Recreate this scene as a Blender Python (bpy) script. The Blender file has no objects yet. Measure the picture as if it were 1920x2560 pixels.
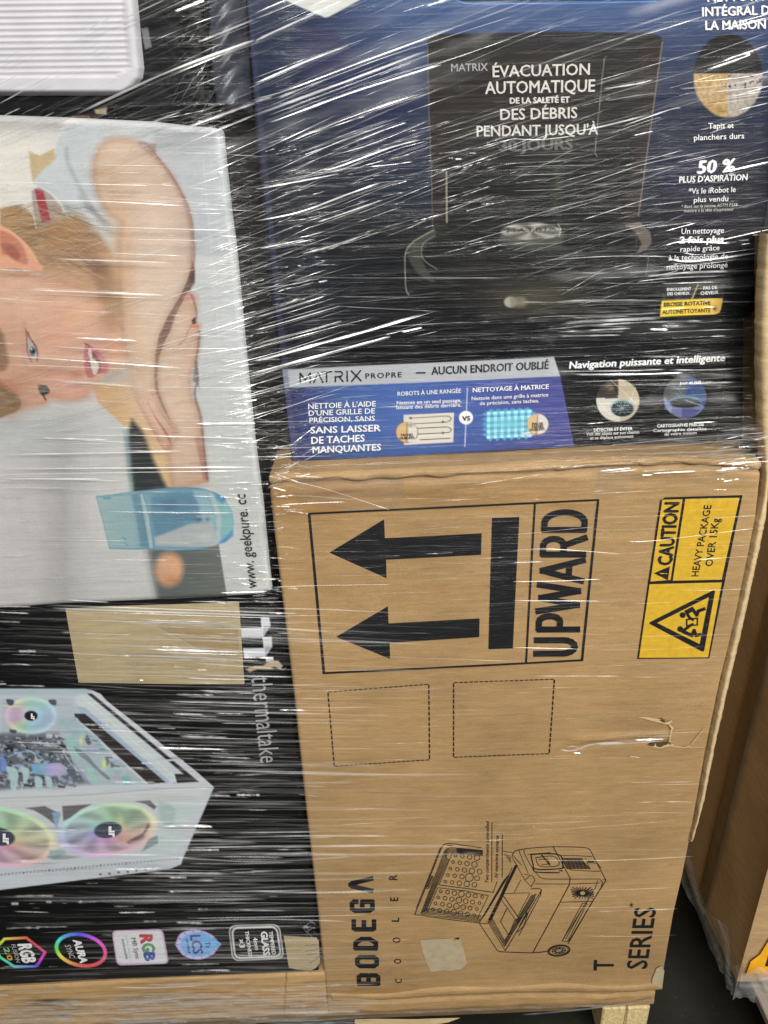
import bpy, bmesh, math, random
import numpy as np
from mathutils import Vector, Matrix

scene = bpy.context.scene
COL = scene.collection
rng = np.random.default_rng(11)
random.seed(5)

# ------------------------------------------------------------------ camera
# metres; the wrapped front of the pallet load is the plane y = 0, the floor is z = 0
FOC = 1850.0                      # focal length in pixels of the 1920 x 2560 photograph
PITCH = math.atan(FOC / 3823.0)
ROLL = math.atan(150.0 / 3820.0)
CAM = np.array([0.0, -0.8, 1.52])
_X = np.array([1.0, 0, 0]); _F = np.array([0, math.cos(PITCH), -math.sin(PITCH)])
_U0 = np.array([0, math.sin(PITCH), math.cos(PITCH)])
_R = math.cos(ROLL) * _X - math.sin(ROLL) * _U0
_U = math.cos(ROLL) * _U0 + math.sin(ROLL) * _X

def at(px, py, Y=0.0):
    """the point of the vertical plane y = Y that was measured at a pixel of the photograph"""
    px = np.asarray(px, float); py = np.asarray(py, float)
    d = _F + ((px - 960) / FOC)[..., None] * _R - ((py - 1280) / FOC)[..., None] * _U
    t = (np.asarray(Y) - CAM[1]) / d[..., 1]
    return CAM + d * t[..., None]

def atz(px, py, Z):
    d = _F + _R * ((px - 960) / FOC) - _U * ((py - 1280) / FOC)
    return CAM + d * ((Z - CAM[2]) / d[2])

cam_data = bpy.data.cameras.new("camera")
cam = bpy.data.objects.new("camera", cam_data); COL.objects.link(cam)
cam_data.sensor_fit = 'VERTICAL'; cam_data.sensor_height = 32.0
cam_data.lens = FOC / 2560 * 32.0
cam_data.clip_start = 0.02; cam_data.clip_end = 200
M = Matrix(((_R[0], _U[0], -_F[0], CAM[0]), (_R[1], _U[1], -_F[1], CAM[1]), (_R[2], _U[2], -_F[2], CAM[2]), (0, 0, 0, 1)))
cam.matrix_world = M
scene.camera = cam
scene.render.resolution_x = 768; scene.render.resolution_y = 1024
scene.cycles.transparent_max_bounces = 48
scene.cycles.max_bounces = 6

# ------------------------------------------------------------------ light: warehouse ceiling lamps
world = bpy.data.worlds.new("World"); scene.world = world; world.use_nodes = True
world.node_tree.nodes["Background"].inputs[0].default_value = (1.0, 0.95, 0.88, 1)
world.node_tree.nodes["Background"].inputs[1].default_value = 0.055
def lamp(loc, target, sx, sy, power, color):
    l = bpy.data.lights.new("ceiling_lamp", 'AREA'); l.shape = 'RECTANGLE'; l.size = sx; l.size_y = sy
    l.energy = power; l.color = color
    o = bpy.data.objects.new("ceiling_lamp", l); COL.objects.link(o); o.location = loc
    o.rotation_euler = (Vector(target) - Vector(loc)).to_track_quat('-Z', 'Y').to_euler()
lamp((1.0, -4.1, 3.9), (0.1, 0, 0.8), 5.4, 0.45, 238, (1.0, 0.985, 0.955))
lamp((2.0, -3.4, 2.9), (0, 0, 0.4), 1.0, 0.4, 84, (1.0, 0.98, 0.94))
lamp((-0.2, -1.9, 4.6), (0, -0.6, 0.6), 1.4, 0.4, 52, (1.0, 0.96, 0.90))
scene.view_settings.view_transform = 'Standard'; scene.view_settings.look = 'None'
scene.view_settings.exposure = 0.0; scene.view_settings.gamma = 1.0

# ------------------------------------------------------------------ helpers
def lin(c):
    c = np.asarray(c, float) / 255.0
    return np.where(c <= 0.04045, c / 12.92, ((c + 0.055) / 1.055) ** 2.4)

def tag(o, label=None, cat=None, group=None, kind=None):
    if label: o['label'] = label
    if cat: o['category'] = cat
    if group: o['group'] = group
    if kind: o['kind'] = kind
    return o

def empty(name, loc, label, cat, group=None):
    o = bpy.data.objects.new(name, None); COL.objects.link(o); o.location = loc
    o.empty_display_size = 0.05
    return tag(o, label, cat, group)

def link(name, me, mat=None, parent=None):
    o = bpy.data.objects.new(name, me); COL.objects.link(o)
    if mat is not None and len(me.materials) == 0: me.materials.append(mat)
    if parent is not None:
        o.parent = parent
        t = Vector(parent.location)
        if parent.parent: t += Vector(parent.parent.location)
        o.location = -t if parent.parent is None else -(Vector(parent.location) + Vector(parent.parent.location))
    return o

def mesh(name, V, Fc, smooth=False, col=None):
    """V (n,3) float, Fc (m,3) or (m,4) int arrays, or list of faces; col (n,3) linear"""
    me = bpy.data.meshes.new(name)
    V = np.asarray(V, np.float32)
    if isinstance(Fc, np.ndarray) and Fc.ndim == 2:
        k = Fc.shape[1]; m = len(Fc)
        me.vertices.add(len(V)); me.vertices.foreach_set('co', V.ravel())
        me.loops.add(m * k); me.loops.foreach_set('vertex_index', Fc.astype(np.int32).ravel())
        me.polygons.add(m)
        me.polygons.foreach_set('loop_start', np.arange(m, dtype=np.int32) * k)
        me.update(calc_edges=True)
    else:
        me.from_pydata(V.tolist(), [], [list(map(int, f)) for f in Fc]); me.update()
    if smooth: me.polygons.foreach_set('use_smooth', np.ones(len(me.polygons), bool))
    if col is not None:
        a = me.color_attributes.new("Col", 'FLOAT_COLOR', 'POINT')
        c = np.ones((len(V), 4), np.float32); c[:, :col.shape[1]] = col
        a.data.foreach_set('color', c.ravel())
    return me

def catmull(pts, n=8, closed=True):
    P = np.asarray(pts, float); k = len(P); out = []
    idx = range(k) if closed else range(k - 1)
    for i in idx:
        if closed: p0, p1, p2, p3 = P[(i - 1) % k], P[i], P[(i + 1) % k], P[(i + 2) % k]
        else: p0, p1, p2, p3 = P[max(i - 1, 0)], P[i], P[i + 1], P[min(i + 2, k - 1)]
        for t in np.arange(n) / n:
            out.append(0.5 * ((2 * p1) + (-p0 + p2) * t + (2 * p0 - 5 * p1 + 4 * p2 - p3) * t * t + (-p0 + 3 * p1 - 3 * p2 + p3) * t ** 3))
    if not closed: out.append(P[-1])
    return np.array(out)

def Z(ox, oy, s, pts):
    """points read off an enlarged crop: origin and scale of the crop"""
    return np.asarray(pts, float) / s + np.array([ox, oy])

def vnoise(x, y, seed=0, octaves=3):
    """smooth value noise in [-1,1], numpy"""
    out = np.zeros_like(x, dtype=float); amp = 1.0; tot = 0
    for o in range(octaves):
        g = np.random.default_rng(seed * 17 + o).random((64, 64)) * 2 - 1
        xf = x * 2 ** o + 13.3 * o; yf = y * 2 ** o + 7.1 * o
        xi = np.floor(xf).astype(int); yi = np.floor(yf).astype(int)
        fx = xf - xi; fy = yf - yi
        fx = fx * fx * (3 - 2 * fx); fy = fy * fy * (3 - 2 * fy)
        a = g[xi % 64, yi % 64]; b = g[(xi + 1) % 64, yi % 64]; c = g[xi % 64, (yi + 1) % 64]; d = g[(xi + 1) % 64, (yi + 1) % 64]
        out += amp * ((a * (1 - fx) + b * fx) * (1 - fy) + (c * (1 - fx) + d * fx) * fy); tot += amp; amp *= 0.5
    return out / tot

def sstep(a, b, x):
    t = np.clip((x - a) / (b - a), 0, 1); return t * t * (3 - 2 * t)

# ------------------------------------------------------------------ painter for flat printed artwork
class Paint:
    def __init__(s, X, Y, base):
        s.X, s.Y = X, Y
        s.c = np.tile(np.asarray(base, float), (len(X), 1))
    def _mix(s, idx, a, col):
        if callable(col): col = col(s.X[idx], s.Y[idx])
        a = a[:, None]; s.c[idx] = s.c[idx] * (1 - a) + np.asarray(col, float) * a
    def _box(s, x0, y0, x1, y1, m):
        return np.nonzero((s.X > x0 - m) & (s.X < x1 + m) & (s.Y > y0 - m) & (s.Y < y1 + m))[0]
    def poly(s, pts, col, a=1.0, soft=1.3, smooth=False, n=6):
        P = catmull(pts, n) if smooth else np.asarray(pts, float)
        i = s._box(P[:, 0].min(), P[:, 1].min(), P[:, 0].max(), P[:, 1].max(), soft)
        if len(i) == 0: return
        x, y = s.X[i], s.Y[i]; d2 = np.full(len(i), 1e18); ins = np.zeros(len(i), bool)
        for (x0, y0), (x1, y1) in zip(P, np.roll(P, -1, 0)):
            ex, ey = x1 - x0, y1 - y0; L = ex * ex + ey * ey + 1e-12
            t = np.clip(((x - x0) * ex + (y - y0) * ey) / L, 0, 1)
            d2 = np.minimum(d2, (x - x0 - t * ex) ** 2 + (y - y0 - t * ey) ** 2)
            if y0 != y1:
                cr = ((y0 > y) != (y1 > y)) & (x < (x1 - x0) * (y - y0) / (y1 - y0) + x0); ins ^= cr
        d = np.sqrt(d2); d = np.where(ins, d, -d)
        k = np.clip(d / (2 * soft) + 0.5, 0, 1); k = k * k * (3 - 2 * k)
        s._mix(i, k * a, col)
    def ell(s, cx, cy, rx, ry, col, a=1.0, soft=1.3, ang=0.0, inner=0.0):
        R = max(rx, ry); i = s._box(cx - R, cy - R, cx + R, cy + R, soft)
        if len(i) == 0: return
        x, y = s.X[i] - cx, s.Y[i] - cy; c_, s_ = math.cos(ang), math.sin(ang)
        u, v = (x * c_ + y * s_) / rx, (-x * s_ + y * c_) / ry
        r = np.hypot(u, v); sc = min(rx, ry)
        k = np.clip((1 - r) * sc / (2 * soft) + 0.5, 0, 1)
        if inner > 0: k *= np.clip((r - inner) * sc / (2 * soft) + 0.5, 0, 1)
        s._mix(i, k * a, (lambda X, Y: col(u, v)) if callable(col) else col)
    def blob(s, cx, cy, rx, ry, col, a=1.0, ang=0.0):
        R = 2.2 * max(rx, ry); i = s._box(cx - R, cy - R, cx + R, cy + R, 0)
        if len(i) == 0: return
        x, y = s.X[i] - cx, s.Y[i] - cy; c_, s_ = math.cos(ang), math.sin(ang)
        u, v = (x * c_ + y * s_) / rx, (-x * s_ + y * c_) / ry
        s._mix(i, np.exp(-(u * u + v * v)) * a, col)
    def line(s, pts, w, col, a=1.0, soft=1.1, closed=False):
        P = np.asarray(pts, float)
        if closed: P = np.vstack([P, P[:1]])
        m = w / 2 + soft
        i = s._box(P[:, 0].min(), P[:, 1].min(), P[:, 0].max(), P[:, 1].max(), m)
        if len(i) == 0: return
        x, y = s.X[i], s.Y[i]; d2 = np.full(len(i), 1e18)
        for (x0, y0), (x1, y1) in zip(P[:-1], P[1:]):
            ex, ey = x1 - x0, y1 - y0; L = ex * ex + ey * ey + 1e-12
            t = np.clip(((x - x0) * ex + (y - y0) * ey) / L, 0, 1)
            d2 = np.minimum(d2, (x - x0 - t * ex) ** 2 + (y - y0 - t * ey) ** 2)
        k = np.clip((w / 2 - np.sqrt(d2)) / (2 * soft) + 0.5, 0, 1)
        s._mix(i, k * a, col)

def hue(h, s=0.75, v=0.9):
    h = np.asarray(h) % 1.0 * 6; f = h - np.floor(h); i = np.floor(h).astype(int) % 6
    p = v * (1 - s); q = v * (1 - s * f); t = v * (1 - s * (1 - f)); vv = np.full_like(f, v); pp = np.full_like(f, p)
    r = np.choose(i, [vv, q, pp, pp, t, vv]); g = np.choose(i, [t, vv, vv, q, pp, pp]); b = np.choose(i, [pp, pp, t, vv, vv, q])
    return np.stack([r, g, b], -1) * 255

# ------------------------------------------------------------------ materials
def nodes_of(name):
    m = bpy.data.materials.new(name); m.use_nodes = True; nt = m.node_tree
    b = nt.nodes["Principled BSDF"]
    return m, nt, b

def N(nt, t, **kw):
    n = nt.nodes.new(t)
    for k, v in kw.items():
        if k.startswith('i_'):
            key = k[2:]; key = int(key) if key.isdigit() else key.replace('_', ' ')
            n.inputs[key].default_value = v
        else: setattr(n, k, v)
    return n

def noise(nt, scale_vec, rot=(0, 0, 0), sc=1.0, detail=3.0, rough=0.55):
    tc = N(nt, 'ShaderNodeTexCoord'); mp = N(nt, 'ShaderNodeMapping')
    geo = N(nt, 'ShaderNodeNewGeometry')
    mp.inputs['Rotation'].default_value = rot; mp.inputs['Scale'].default_value = scale_vec
    nt.links.new(geo.outputs['Position'], mp.inputs['Vector'])
    n = N(nt, 'ShaderNodeTexNoise'); n.inputs['Scale'].default_value = sc; n.inputs['Detail'].default_value = detail; n.inputs['Roughness'].default_value = rough
    nt.links.new(mp.outputs[0], n.inputs['Vector'])
    return n.outputs['Fac']

def ramp(nt, src, a, b, ca=(0, 0, 0, 1), cb=(1, 1, 1, 1)):
    r = N(nt, 'ShaderNodeValToRGB'); r.color_ramp.elements[0].position = a; r.color_ramp.elements[1].position = b
    r.color_ramp.elements[0].color = ca; r.color_ramp.elements[1].color = cb
    nt.links.new(src, r.inputs[0]); return r.outputs[0]

def mul(nt, a, b):
    m = N(nt, 'ShaderNodeMix', data_type='RGBA', blend_type='MULTIPLY'); m.inputs[0].default_value = 1
    nt.links.new(a, m.inputs[6])
    nt.links.new(b, m.inputs[7]); return m.outputs[2]

def bump(nt, b, src, strength, dist, prev=None):
    n = N(nt, 'ShaderNodeBump'); n.inputs['Strength'].default_value = strength; n.inputs['Distance'].default_value = dist
    nt.links.new(src, n.inputs['Height'])
    if prev: nt.links.new(prev, n.inputs['Normal'])
    nt.links.new(n.outputs[0], b.inputs['Normal']); return n.outputs[0]

def print_mat(name, rough=0.5, grain=0.10, spec=0.14):
    """printed board: the artwork comes as colours on the mesh, the paper grain is procedural"""
    m, nt, b = nodes_of(name)
    at_ = N(nt, 'ShaderNodeAttribute', attribute_name='Col')
    g = ramp(nt, noise(nt, (30, 30, 700), sc=1.0), 0.2, 0.8, (1 - grain,) * 3 + (1,), (1, 1, 1, 1))
    g2 = ramp(nt, noise(nt, (900, 900, 900)), 0.25, 0.75, (1 - grain * .8,) * 3 + (1,), (1, 1, 1, 1))
    nt.links.new(mul(nt, mul(nt, at_.outputs['Color'], g), g2), b.inputs['Base Color'])
    b.inputs['Roughness'].default_value = rough; b.inputs['Specular IOR Level'].default_value = spec
    bump(nt, b, noise(nt, (25, 25, 160), sc=1.0, detail=4), 0.25, 0.0015)
    return m

def kraft_mat(name, c=(0.465, 0.297, 0.137), rough=0.62, vcol=True, flute='z'):
    m, nt, b = nodes_of(name)
    c = np.array(c)
    base = ramp(nt, noise(nt, (5, 5, 6), detail=5), 0.3, 0.7, tuple(c * [0.80, .80, .80]) + (1,), tuple(c * 1.08) + (1,))
    fib = ramp(nt, noise(nt, (20, 20, 130), detail=7, rough=.8), 0.28, 0.72, (0.75, 0.745, 0.72, 1), (1.10, 1.10, 1.10, 1))
    spk = ramp(nt, noise(nt, (620, 620, 620), detail=3, rough=.7), 0.3, 0.7, (0.80, 0.79, 0.76, 1), (1.08, 1.08, 1.08, 1))
    drk = ramp(nt, noise(nt, (34, 34, 110), detail=4), 0.60, 0.80, (1, 1, 1, 1), (0.80, 0.76, 0.68, 1))
    o = mul(nt, mul(nt, mul(nt, base, fib), spk), drk)
    if vcol:
        at_ = N(nt, 'ShaderNodeAttribute', attribute_name='Col'); o = mul(nt, o, at_.outputs['Color'])
    nt.links.new(o, b.inputs['Base Color'])
    b.inputs['Roughness'].default_value = rough; b.inputs['Specular IOR Level'].default_value = 0.3
    p = bump(nt, b, noise(nt, (10, 10, 230), detail=4), 0.35, 0.0012)
    bump(nt, b, noise(nt, (6, 6, 9), detail=4), 0.3, 0.006, p)
    return m

def flat_mat(name, c, rough=0.5, spec=0.3, var=0.12, sc=60):
    m, nt, b = nodes_of(name)
    c = np.array(c, float)
    nt.links.new(ramp(nt, noise(nt, (sc, sc, sc)), 0.3, 0.7, tuple(c * (1 - var)) + (1,), tuple(np.minimum(c * (1 + var), 1)) + (1,)), b.inputs['Base Color'])
    b.inputs['Roughness'].default_value = rough; b.inputs['Specular IOR Level'].default_value = spec
    return m

MAT = {}
MAT['print'] = print_mat('printed_board')
MAT['kraft'] = kraft_mat('kraft_board')
MAT['kraft_plain'] = kraft_mat('kraft_board_plain', vcol=False)
MAT['kraft_pale'] = kraft_mat('pale_kraft_board', (0.74, 0.56, 0.32), vcol=False)
MAT['patch'] = kraft_mat('tan_paper_patch', (0.50, 0.40, 0.24), rough=.5, vcol=False)
MAT['ink'] = flat_mat('black_ink', (0.014, 0.014, 0.016), .45)
MAT['black_board'] = flat_mat('black_board', (0.012, 0.012, 0.013), .5)
MAT['white_ink'] = flat_mat('white_ink', (0.80, 0.80, 0.80), .5, var=.05)
MAT['grey_ink'] = flat_mat('grey_ink', (0.33, 0.33, 0.34), .5)
MAT['dim_ink'] = flat_mat('dim_grey_ink', (0.10, 0.095, 0.085), .5)
MAT['yellow'] = flat_mat('yellow_label_ink', (0.62, 0.385, 0.030), .5, var=.10, sc=120)
MAT['orange'] = flat_mat('orange_label', (0.85, 0.42, 0.01), .35)
MAT['remnant'] = flat_mat('grey_label_paper', (0.42, 0.345, 0.225), .7, var=.12)
MAT['slate'] = flat_mat('slate_board', (0.045, 0.05, 0.065), .35, .5)
MAT['dark_gap'] = flat_mat('gap_shade_board', (0.02, 0.018, 0.016), .6)  # near-black, puts the shade of the gaps into the colour

# ------------------------------------------------------------------ text
def _tmesh(body, bold=0.0, shear=0.0, spacing=1.0, res=2):
    c = bpy.data.curves.new('t', 'FONT'); c.body = body; c.offset = bold; c.shear = shear
    c.space_character = spacing; c.resolution_u = res; c.fill_mode = 'FRONT'
    o = bpy.data.objects.new('t', c); COL.objects.link(o)
    m = bpy.data.meshes.new_from_object(o)
    V = np.empty(len(m.vertices) * 3, np.float32); m.vertices.foreach_get('co', V); V = V.reshape(-1, 3)[:, :2].astype(float)
    Fs = [tuple(p.vertices) for p in m.polygons]
    bpy.data.objects.remove(o); bpy.data.meshes.remove(m); bpy.data.curves.remove(c)
    return V, Fs
_capV, _ = _tmesh('H'); CAPH = _capV[:, 1].max()

class Face:
    """a front face of a load carton: plane y = Y with its own gentle waviness"""
    def __init__(s, Y, amp=0.0008, seed=1):
        s.Y, s.amp, s.seed = Y, amp, seed
    def disp(s, x, z):
        return s.amp * vnoise(x * 5 + 20, z * 5 + 20, s.seed, 2)
    def pt(s, px, py, off=0.0):
        P = at(px, py, s.Y); P[..., 1] = s.Y + s.disp(P[..., 0], P[..., 2]) - off
        return P
    def put(s, x, z, off=0.0):
        return np.stack([x, s.Y + s.disp(x, z) - off, z], -1)

def subdiv(V2, Fs, maxlen):
    bm = bmesh.new(); vs = [bm.verts.new((p[0], p[1], 0)) for p in V2]
    for f in Fs:
        try: bm.faces.new([vs[i] for i in f])
        except ValueError: pass
    for _ in range(6):
        es = [e for e in bm.edges if e.calc_length() > maxlen]
        if not es: break
        bmesh.ops.subdivide_edges(bm, edges=es, cuts=1, use_grid_fill=False)
        bmesh.ops.triangulate(bm, faces=[f for f in bm.faces if len(f.verts) > 3])
    bm.verts.index_update()
    V = np.array([v.co[:2] for v in bm.verts]); F2 = [tuple(v.index for v in f.verts) for f in bm.faces]
    bm.free(); return V, F2

INKOFF = 0.0009
def text(face, parent, body, p0, p1, cap, mat, bold=0.012, shear=0.0, spacing=1.0, name='lettering', off=INKOFF, label=None):
    """p0, p1: ends of the base line, cap: the top of a capital above p0 (photograph pixels)"""
    V, Fs = _tmesh(body, 0.0, shear, spacing)
    V[:, 0] -= V[:, 0].min(); w = V[:, 0].max()
    bold = max(0, bold) * 1.1
    sh = [(0, 0)] if bold < .004 else ([(-bold, 0), (bold, 0), (0, bold * .6), (0, -bold * .6)] if bold < .025 else [(-bold, 0), (bold, 0), (0, bold * .7), (0, -bold * .7), (0, 0)])
    A, B, C_ = (at(*p, face.Y) for p in (p0, p1, cap))
    ex = (B - A) / w; ey = (C_ - A) / CAPH
    VV, FF = [], []
    for k, (dx, dy) in enumerate(sh):
        P = A[None] + (V[:, :1] + dx) * ex + (V[:, 1:] + dy) * ey
        FF += [tuple(i + len(V) * k for i in f) for f in Fs]; VV.append(face.put(P[:, 0], P[:, 2], off + k * .00003))
    me = mesh(name, np.vstack(VV), FF)
    o = link(name, me, MAT[mat] if isinstance(mat, str) else mat, parent)
    if label: o['label'] = label
    return o

def flatten(polys):
    """triangulate outlines (first list = outer rings, holes allowed) with the font-like even-odd fill"""
    c = bpy.data.curves.new('p', 'CURVE'); c.dimensions = '2D'; c.fill_mode = 'FRONT'
    for p in polys:
        s = c.splines.new('POLY'); s.points.add(len(p) - 1)
        for q, v in zip(s.points, p): q.co = (v[0], v[1], 0, 1)
        s.use_cyclic_u = True
    o = bpy.data.objects.new('p', c); COL.objects.link(o)
    m = bpy.data.meshes.new_from_object(o)
    V = np.array([v.co[:2] for v in m.vertices]); Fs = [tuple(p.vertices) for p in m.polygons]
    bpy.data.objects.remove(o); bpy.data.meshes.remove(m); bpy.data.curves.remove(c)
    return V, Fs

def decal(face, parent, polys, mat, name='print', off=INKOFF, label=None, sub=0.012, smooth=False):
    """polys in photograph pixels"""
    W = []
    for p in polys:
        P = at(np.array(p)[:, 0], np.array(p)[:, 1], face.Y); W.append(np.stack([P[:, 0], P[:, 2]], -1) * 100)
    V, Fs = flatten(W); V, Fs = subdiv(V, Fs, sub * 100); V = V / 100
    me = mesh(name, face.put(V[:, 0], V[:, 1], off), Fs)
    o = link(name, me, MAT[mat] if isinstance(mat, str) else mat, parent)
    if label: o['label'] = label
    return o

def strokes(face, parent, lines, w, mat, name='line_drawing', off=INKOFF, label=None):
    """many thin drawn lines joined in one print; w in pixels"""
    Vs, Fs = [], []
    for L in lines:
        L = list(L); ww = w
        if isinstance(L[0], (int, float)): ww = L[0]; L = L[1]
        P = np.asarray(L, float)
        for i in range(len(P) - 1):
            a, b = P[i], P[i + 1]; d = b - a; l = np.hypot(*d)
            if l < 1e-6: continue
            k = max(1, int(l // 40)); n = np.array([-d[1], d[0]]) / l * ww / 2; e = d / l * ww * 0.3
            aa, bb = a - e, b + e
            for j in range(k):
                p = aa + (bb - aa) * j / k; q = aa + (bb - aa) * (j + 1) / k
                s = len(Vs); Vs += [p - n, q - n, q + n, p + n]; Fs.append((s, s + 1, s + 2, s + 3))
    Vs = np.array(Vs); P = face.pt(Vs[:, 0], Vs[:, 1], off)
    P[:, 1] -= np.repeat(np.arange(len(Fs)) % 7, 4) * 0.00002
    me = mesh(name, P, np.array(Fs)); o = link(name, me, MAT[mat], parent)
    if label: o['label'] = label
    return o

# ------------------------------------------------------------------ cartons
def interp(pts, v):
    P = np.asarray(pts, float); return np.interp(v, P[:, 0], P[:, 1])

def panel(face, left, right, top, bottom, step, parent, mat, painter=None, base=(255, 255, 255), depth=0.3,
          body_mat=None, rnd=0.006, extra=None, gain=1.0, name='front_panel'):
    """left/right: [(y, x)...], top/bottom: [(x, y)...] read off the photograph. Makes the front panel (fine grid that
    carries the print) and a body that runs back from its outline."""
    xs0 = interp(left, np.mean([p[1] for p in top])); xs1 = interp(right, np.mean([p[1] for p in top]))
    H = np.mean([p[1] for p in bottom]) - np.mean([p[1] for p in top])
    nu = int(max(abs(xs1 - xs0), 20) / step) + 2; nv = int(H / step) + 2
    u = np.linspace(0, 1, nu); v = np.linspace(0, 1, nv); Ug, Vg = np.meshgrid(u, v)
    Ym = Vg * H + np.mean([p[1] for p in top])
    for _ in range(3):
        Lx = interp(left, Ym); Rx = interp(right, Ym); Xm = Lx + (Rx - Lx) * Ug
        Ym = interp(top, Xm) * (1 - Vg) + interp(bottom, Xm) * Vg
    X, Y = Xm.ravel(), Ym.ravel()
    P = at(X, Y, face.Y)
    # distance to the panel edge in metres (approx.)
    g = P.reshape(nv, nu, 3)
    wx = np.linalg.norm(g[:, -1] - g[:, 0], axis=1)[:, None]; hz = np.linalg.norm(g[-1] - g[0], axis=1)[None]
    d = np.minimum(np.minimum(Ug, 1 - Ug) * wx, np.minimum(Vg, 1 - Vg) * hz)
    e = np.clip(1 - d / rnd, 0, 1).ravel()
    P[:, 1] = face.Y + face.disp(P[:, 0], P[:, 2]) + rnd * (1 - np.sqrt(np.maximum(0, 1 - e * e)))
    if extra is not None: P[:, 1] += extra(X, Y, P)
    pt = Paint(X, Y, base)
    if painter: painter(pt)
    col = lin(np.clip(pt.c, 0, 255)) * gain
    i = np.arange(nu * nv).reshape(nv, nu)
    Fq = np.stack([i[:-1, :-1].ravel(), i[1:, :-1].ravel(), i[1:, 1:].ravel(), i[:-1, 1:].ravel()], -1)
    fp = link(name, mesh(name, P, Fq, smooth=True, col=col.astype(np.float32)), mat, parent)
    # body
    st = max(1, int(14 / step))
    loop = np.concatenate([i[0, :-1:st], i[:-1:st, -1], i[-1, :0:-st], i[:0:-st, 0]])
    L = P[loop].copy(); B = L.copy(); B[:, 1] = face.Y + depth
    n = len(L); V = np.vstack([L, B]); Fs = [(k, k + n, (k + 1) % n + n, (k + 1) % n) for k in range(n)]
    Fs.append(tuple(range(n, 2 * n)))
    me = mesh('body', V, Fs, col=np.ones((2 * n, 3), np.float32)); link('body', me, body_mat or MAT['kraft'], parent)
    return fp
# ------------------------------------------------------------------ floor
m, nt, b = nodes_of('dark_concrete')
o1 = ramp(nt, noise(nt, (3, 3, 3), detail=6), 0.3, 0.75, (0.007, 0.0075, 0.0055, 1), (0.034, 0.034, 0.027, 1))
o2 = ramp(nt, noise(nt, (140, 140, 140), detail=3), 0.62, 0.78, (1, 1, 1, 1), (2.2, 2.2, 2.1, 1))
nt.links.new(mul(nt, o1, o2), b.inputs['Base Color']); b.inputs['Roughness'].default_value = 0.8; b.inputs['Specular IOR Level'].default_value = 0.12
bump(nt, b, noise(nt, (60, 60, 60)), 0.3, 0.003)
n = 24; gx, gy = np.meshgrid(np.linspace(-4, 4, n), np.linspace(-5, 4, n))
i = np.arange(n * n).reshape(n, n)
fl = link('floor', mesh('floor', np.stack([gx.ravel(), gy.ravel(), 0 * gx.ravel()], -1),
          np.stack([i[:-1, :-1].ravel(), i[:-1, 1:].ravel(), i[1:, 1:].ravel(), i[1:, :-1].ravel()], -1)), m)
tag(fl, kind='structure')

# ------------------------------------------------------------------ pallets
def wood(name, c):
    m, nt, b = nodes_of(name); c = np.array(c)
    g = ramp(nt, noise(nt, (18, 160, 160), detail=5, rough=.7), 0.3, 0.7, tuple(c * .55) + (1,), tuple(c * 1.1) + (1,))
    nt.links.new(g, b.inputs['Base Color']); b.inputs['Roughness'].default_value = .75
    bump(nt, b, noise(nt, (20, 200, 200), detail=4), 0.5, 0.002); return m
def wood_y(name, c):
    m, nt, b = nodes_of(name); c = np.array(c)
    g = ramp(nt, noise(nt, (150, 12, 150), detail=5, rough=.7), 0.3, 0.7, tuple(c * .5) + (1,), tuple(c * 1.1) + (1,))
    nt.links.new(g, b.inputs['Base Color']); b.inputs['Roughness'].default_value = .75
    bump(nt, b, noise(nt, (200, 20, 200), detail=4), 0.5, 0.002); return m
MAT['wood_pale'] = wood_y('fresh_pine', (0.80, 0.62, 0.30))
MAT['wood_grey'] = wood('weathered_board', (0.26, 0.215, 0.16))
MAT['wood_brown'] = wood('pallet_board', (0.22, 0.14, 0.065))
MAT['wood_worn'] = wood_y('worn_grey_board', (0.36, 0.31, 0.26))

def box_mesh(x0, x1, y0, y1, z0, z1, jit=0.0, cuts=6, bev=0.0025, ax=0):
    bm = bmesh.new(); bmesh.ops.create_cube(bm, size=1)
    for v in bm.verts:
        v.co = Vector(((x0 + x1) / 2 + v.co.x * (x1 - x0), (y0 + y1) / 2 + v.co.y * (y1 - y0), (z0 + z1) / 2 + v.co.z * (z1 - z0)))
    if cuts:
        es = [e for e in bm.edges if abs((e.verts[0].co - e.verts[1].co)[ax]) > 1e-4]
        bmesh.ops.subdivide_edges(bm, edges=es, cuts=cuts)
    bmesh.ops.bevel(bm, geom=[e for e in bm.edges if len(e.link_faces) == 2 and e.calc_face_angle(0) > 1], offset=bev, segments=1, affect='EDGES')
    for v in bm.verts:
        v.co += Vector((random.uniform(-jit, jit), random.uniform(-jit, jit), random.uniform(-jit, jit)))
    me = bpy.data.meshes.new('board'); bm.to_mesh(me); bm.free(); return me

ZB = float(at(1240, 2526, 0.0)[2])       # underside of the load = top of the pallet deck
def pallet(loc, label, x0, x1, y0, y1, ztop, deck_mat, xs, group=None, yw=None, rim=None, front=0.008):
    root = empty('wooden_pallet', loc, label, 'pallet', 'pallets')
    y = y0
    k = 0
    while y < y1 - 0.05:
        w = 0.095 if k else 0.14
        if yw: w = yw
        link('deck_board', box_mesh(x0, x1, y, y + w, ztop - 0.019, ztop, 0.0006), MAT[deck_mat], root)
        y += w + 0.055; k += 1
    for j, xa in enumerate(xs):
        link('stringer', box_mesh(xa, xa + 0.042, y0 - front, y1 - 0.01, 0.020, ztop - 0.0195, 0.0006, ax=1), MAT['wood_pale'], root)
    for yy in (y0 + .01, y1 - .12):
        link('bottom_board', box_mesh(x0, x1, yy, yy + 0.1, 0.001, 0.0195, 0.0006), MAT[deck_mat], root)
    return root

zt = ZB - 0.002
pallet((-0.1, 0.4, 0), 'wooden pallet with pale pine runner end, under the wrapped cartons', -0.78, 0.446, 0.060, 0.85, zt, 'wood_brown',
       [-0.75, 0.362, 0.4055], front=0.052)
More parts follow.
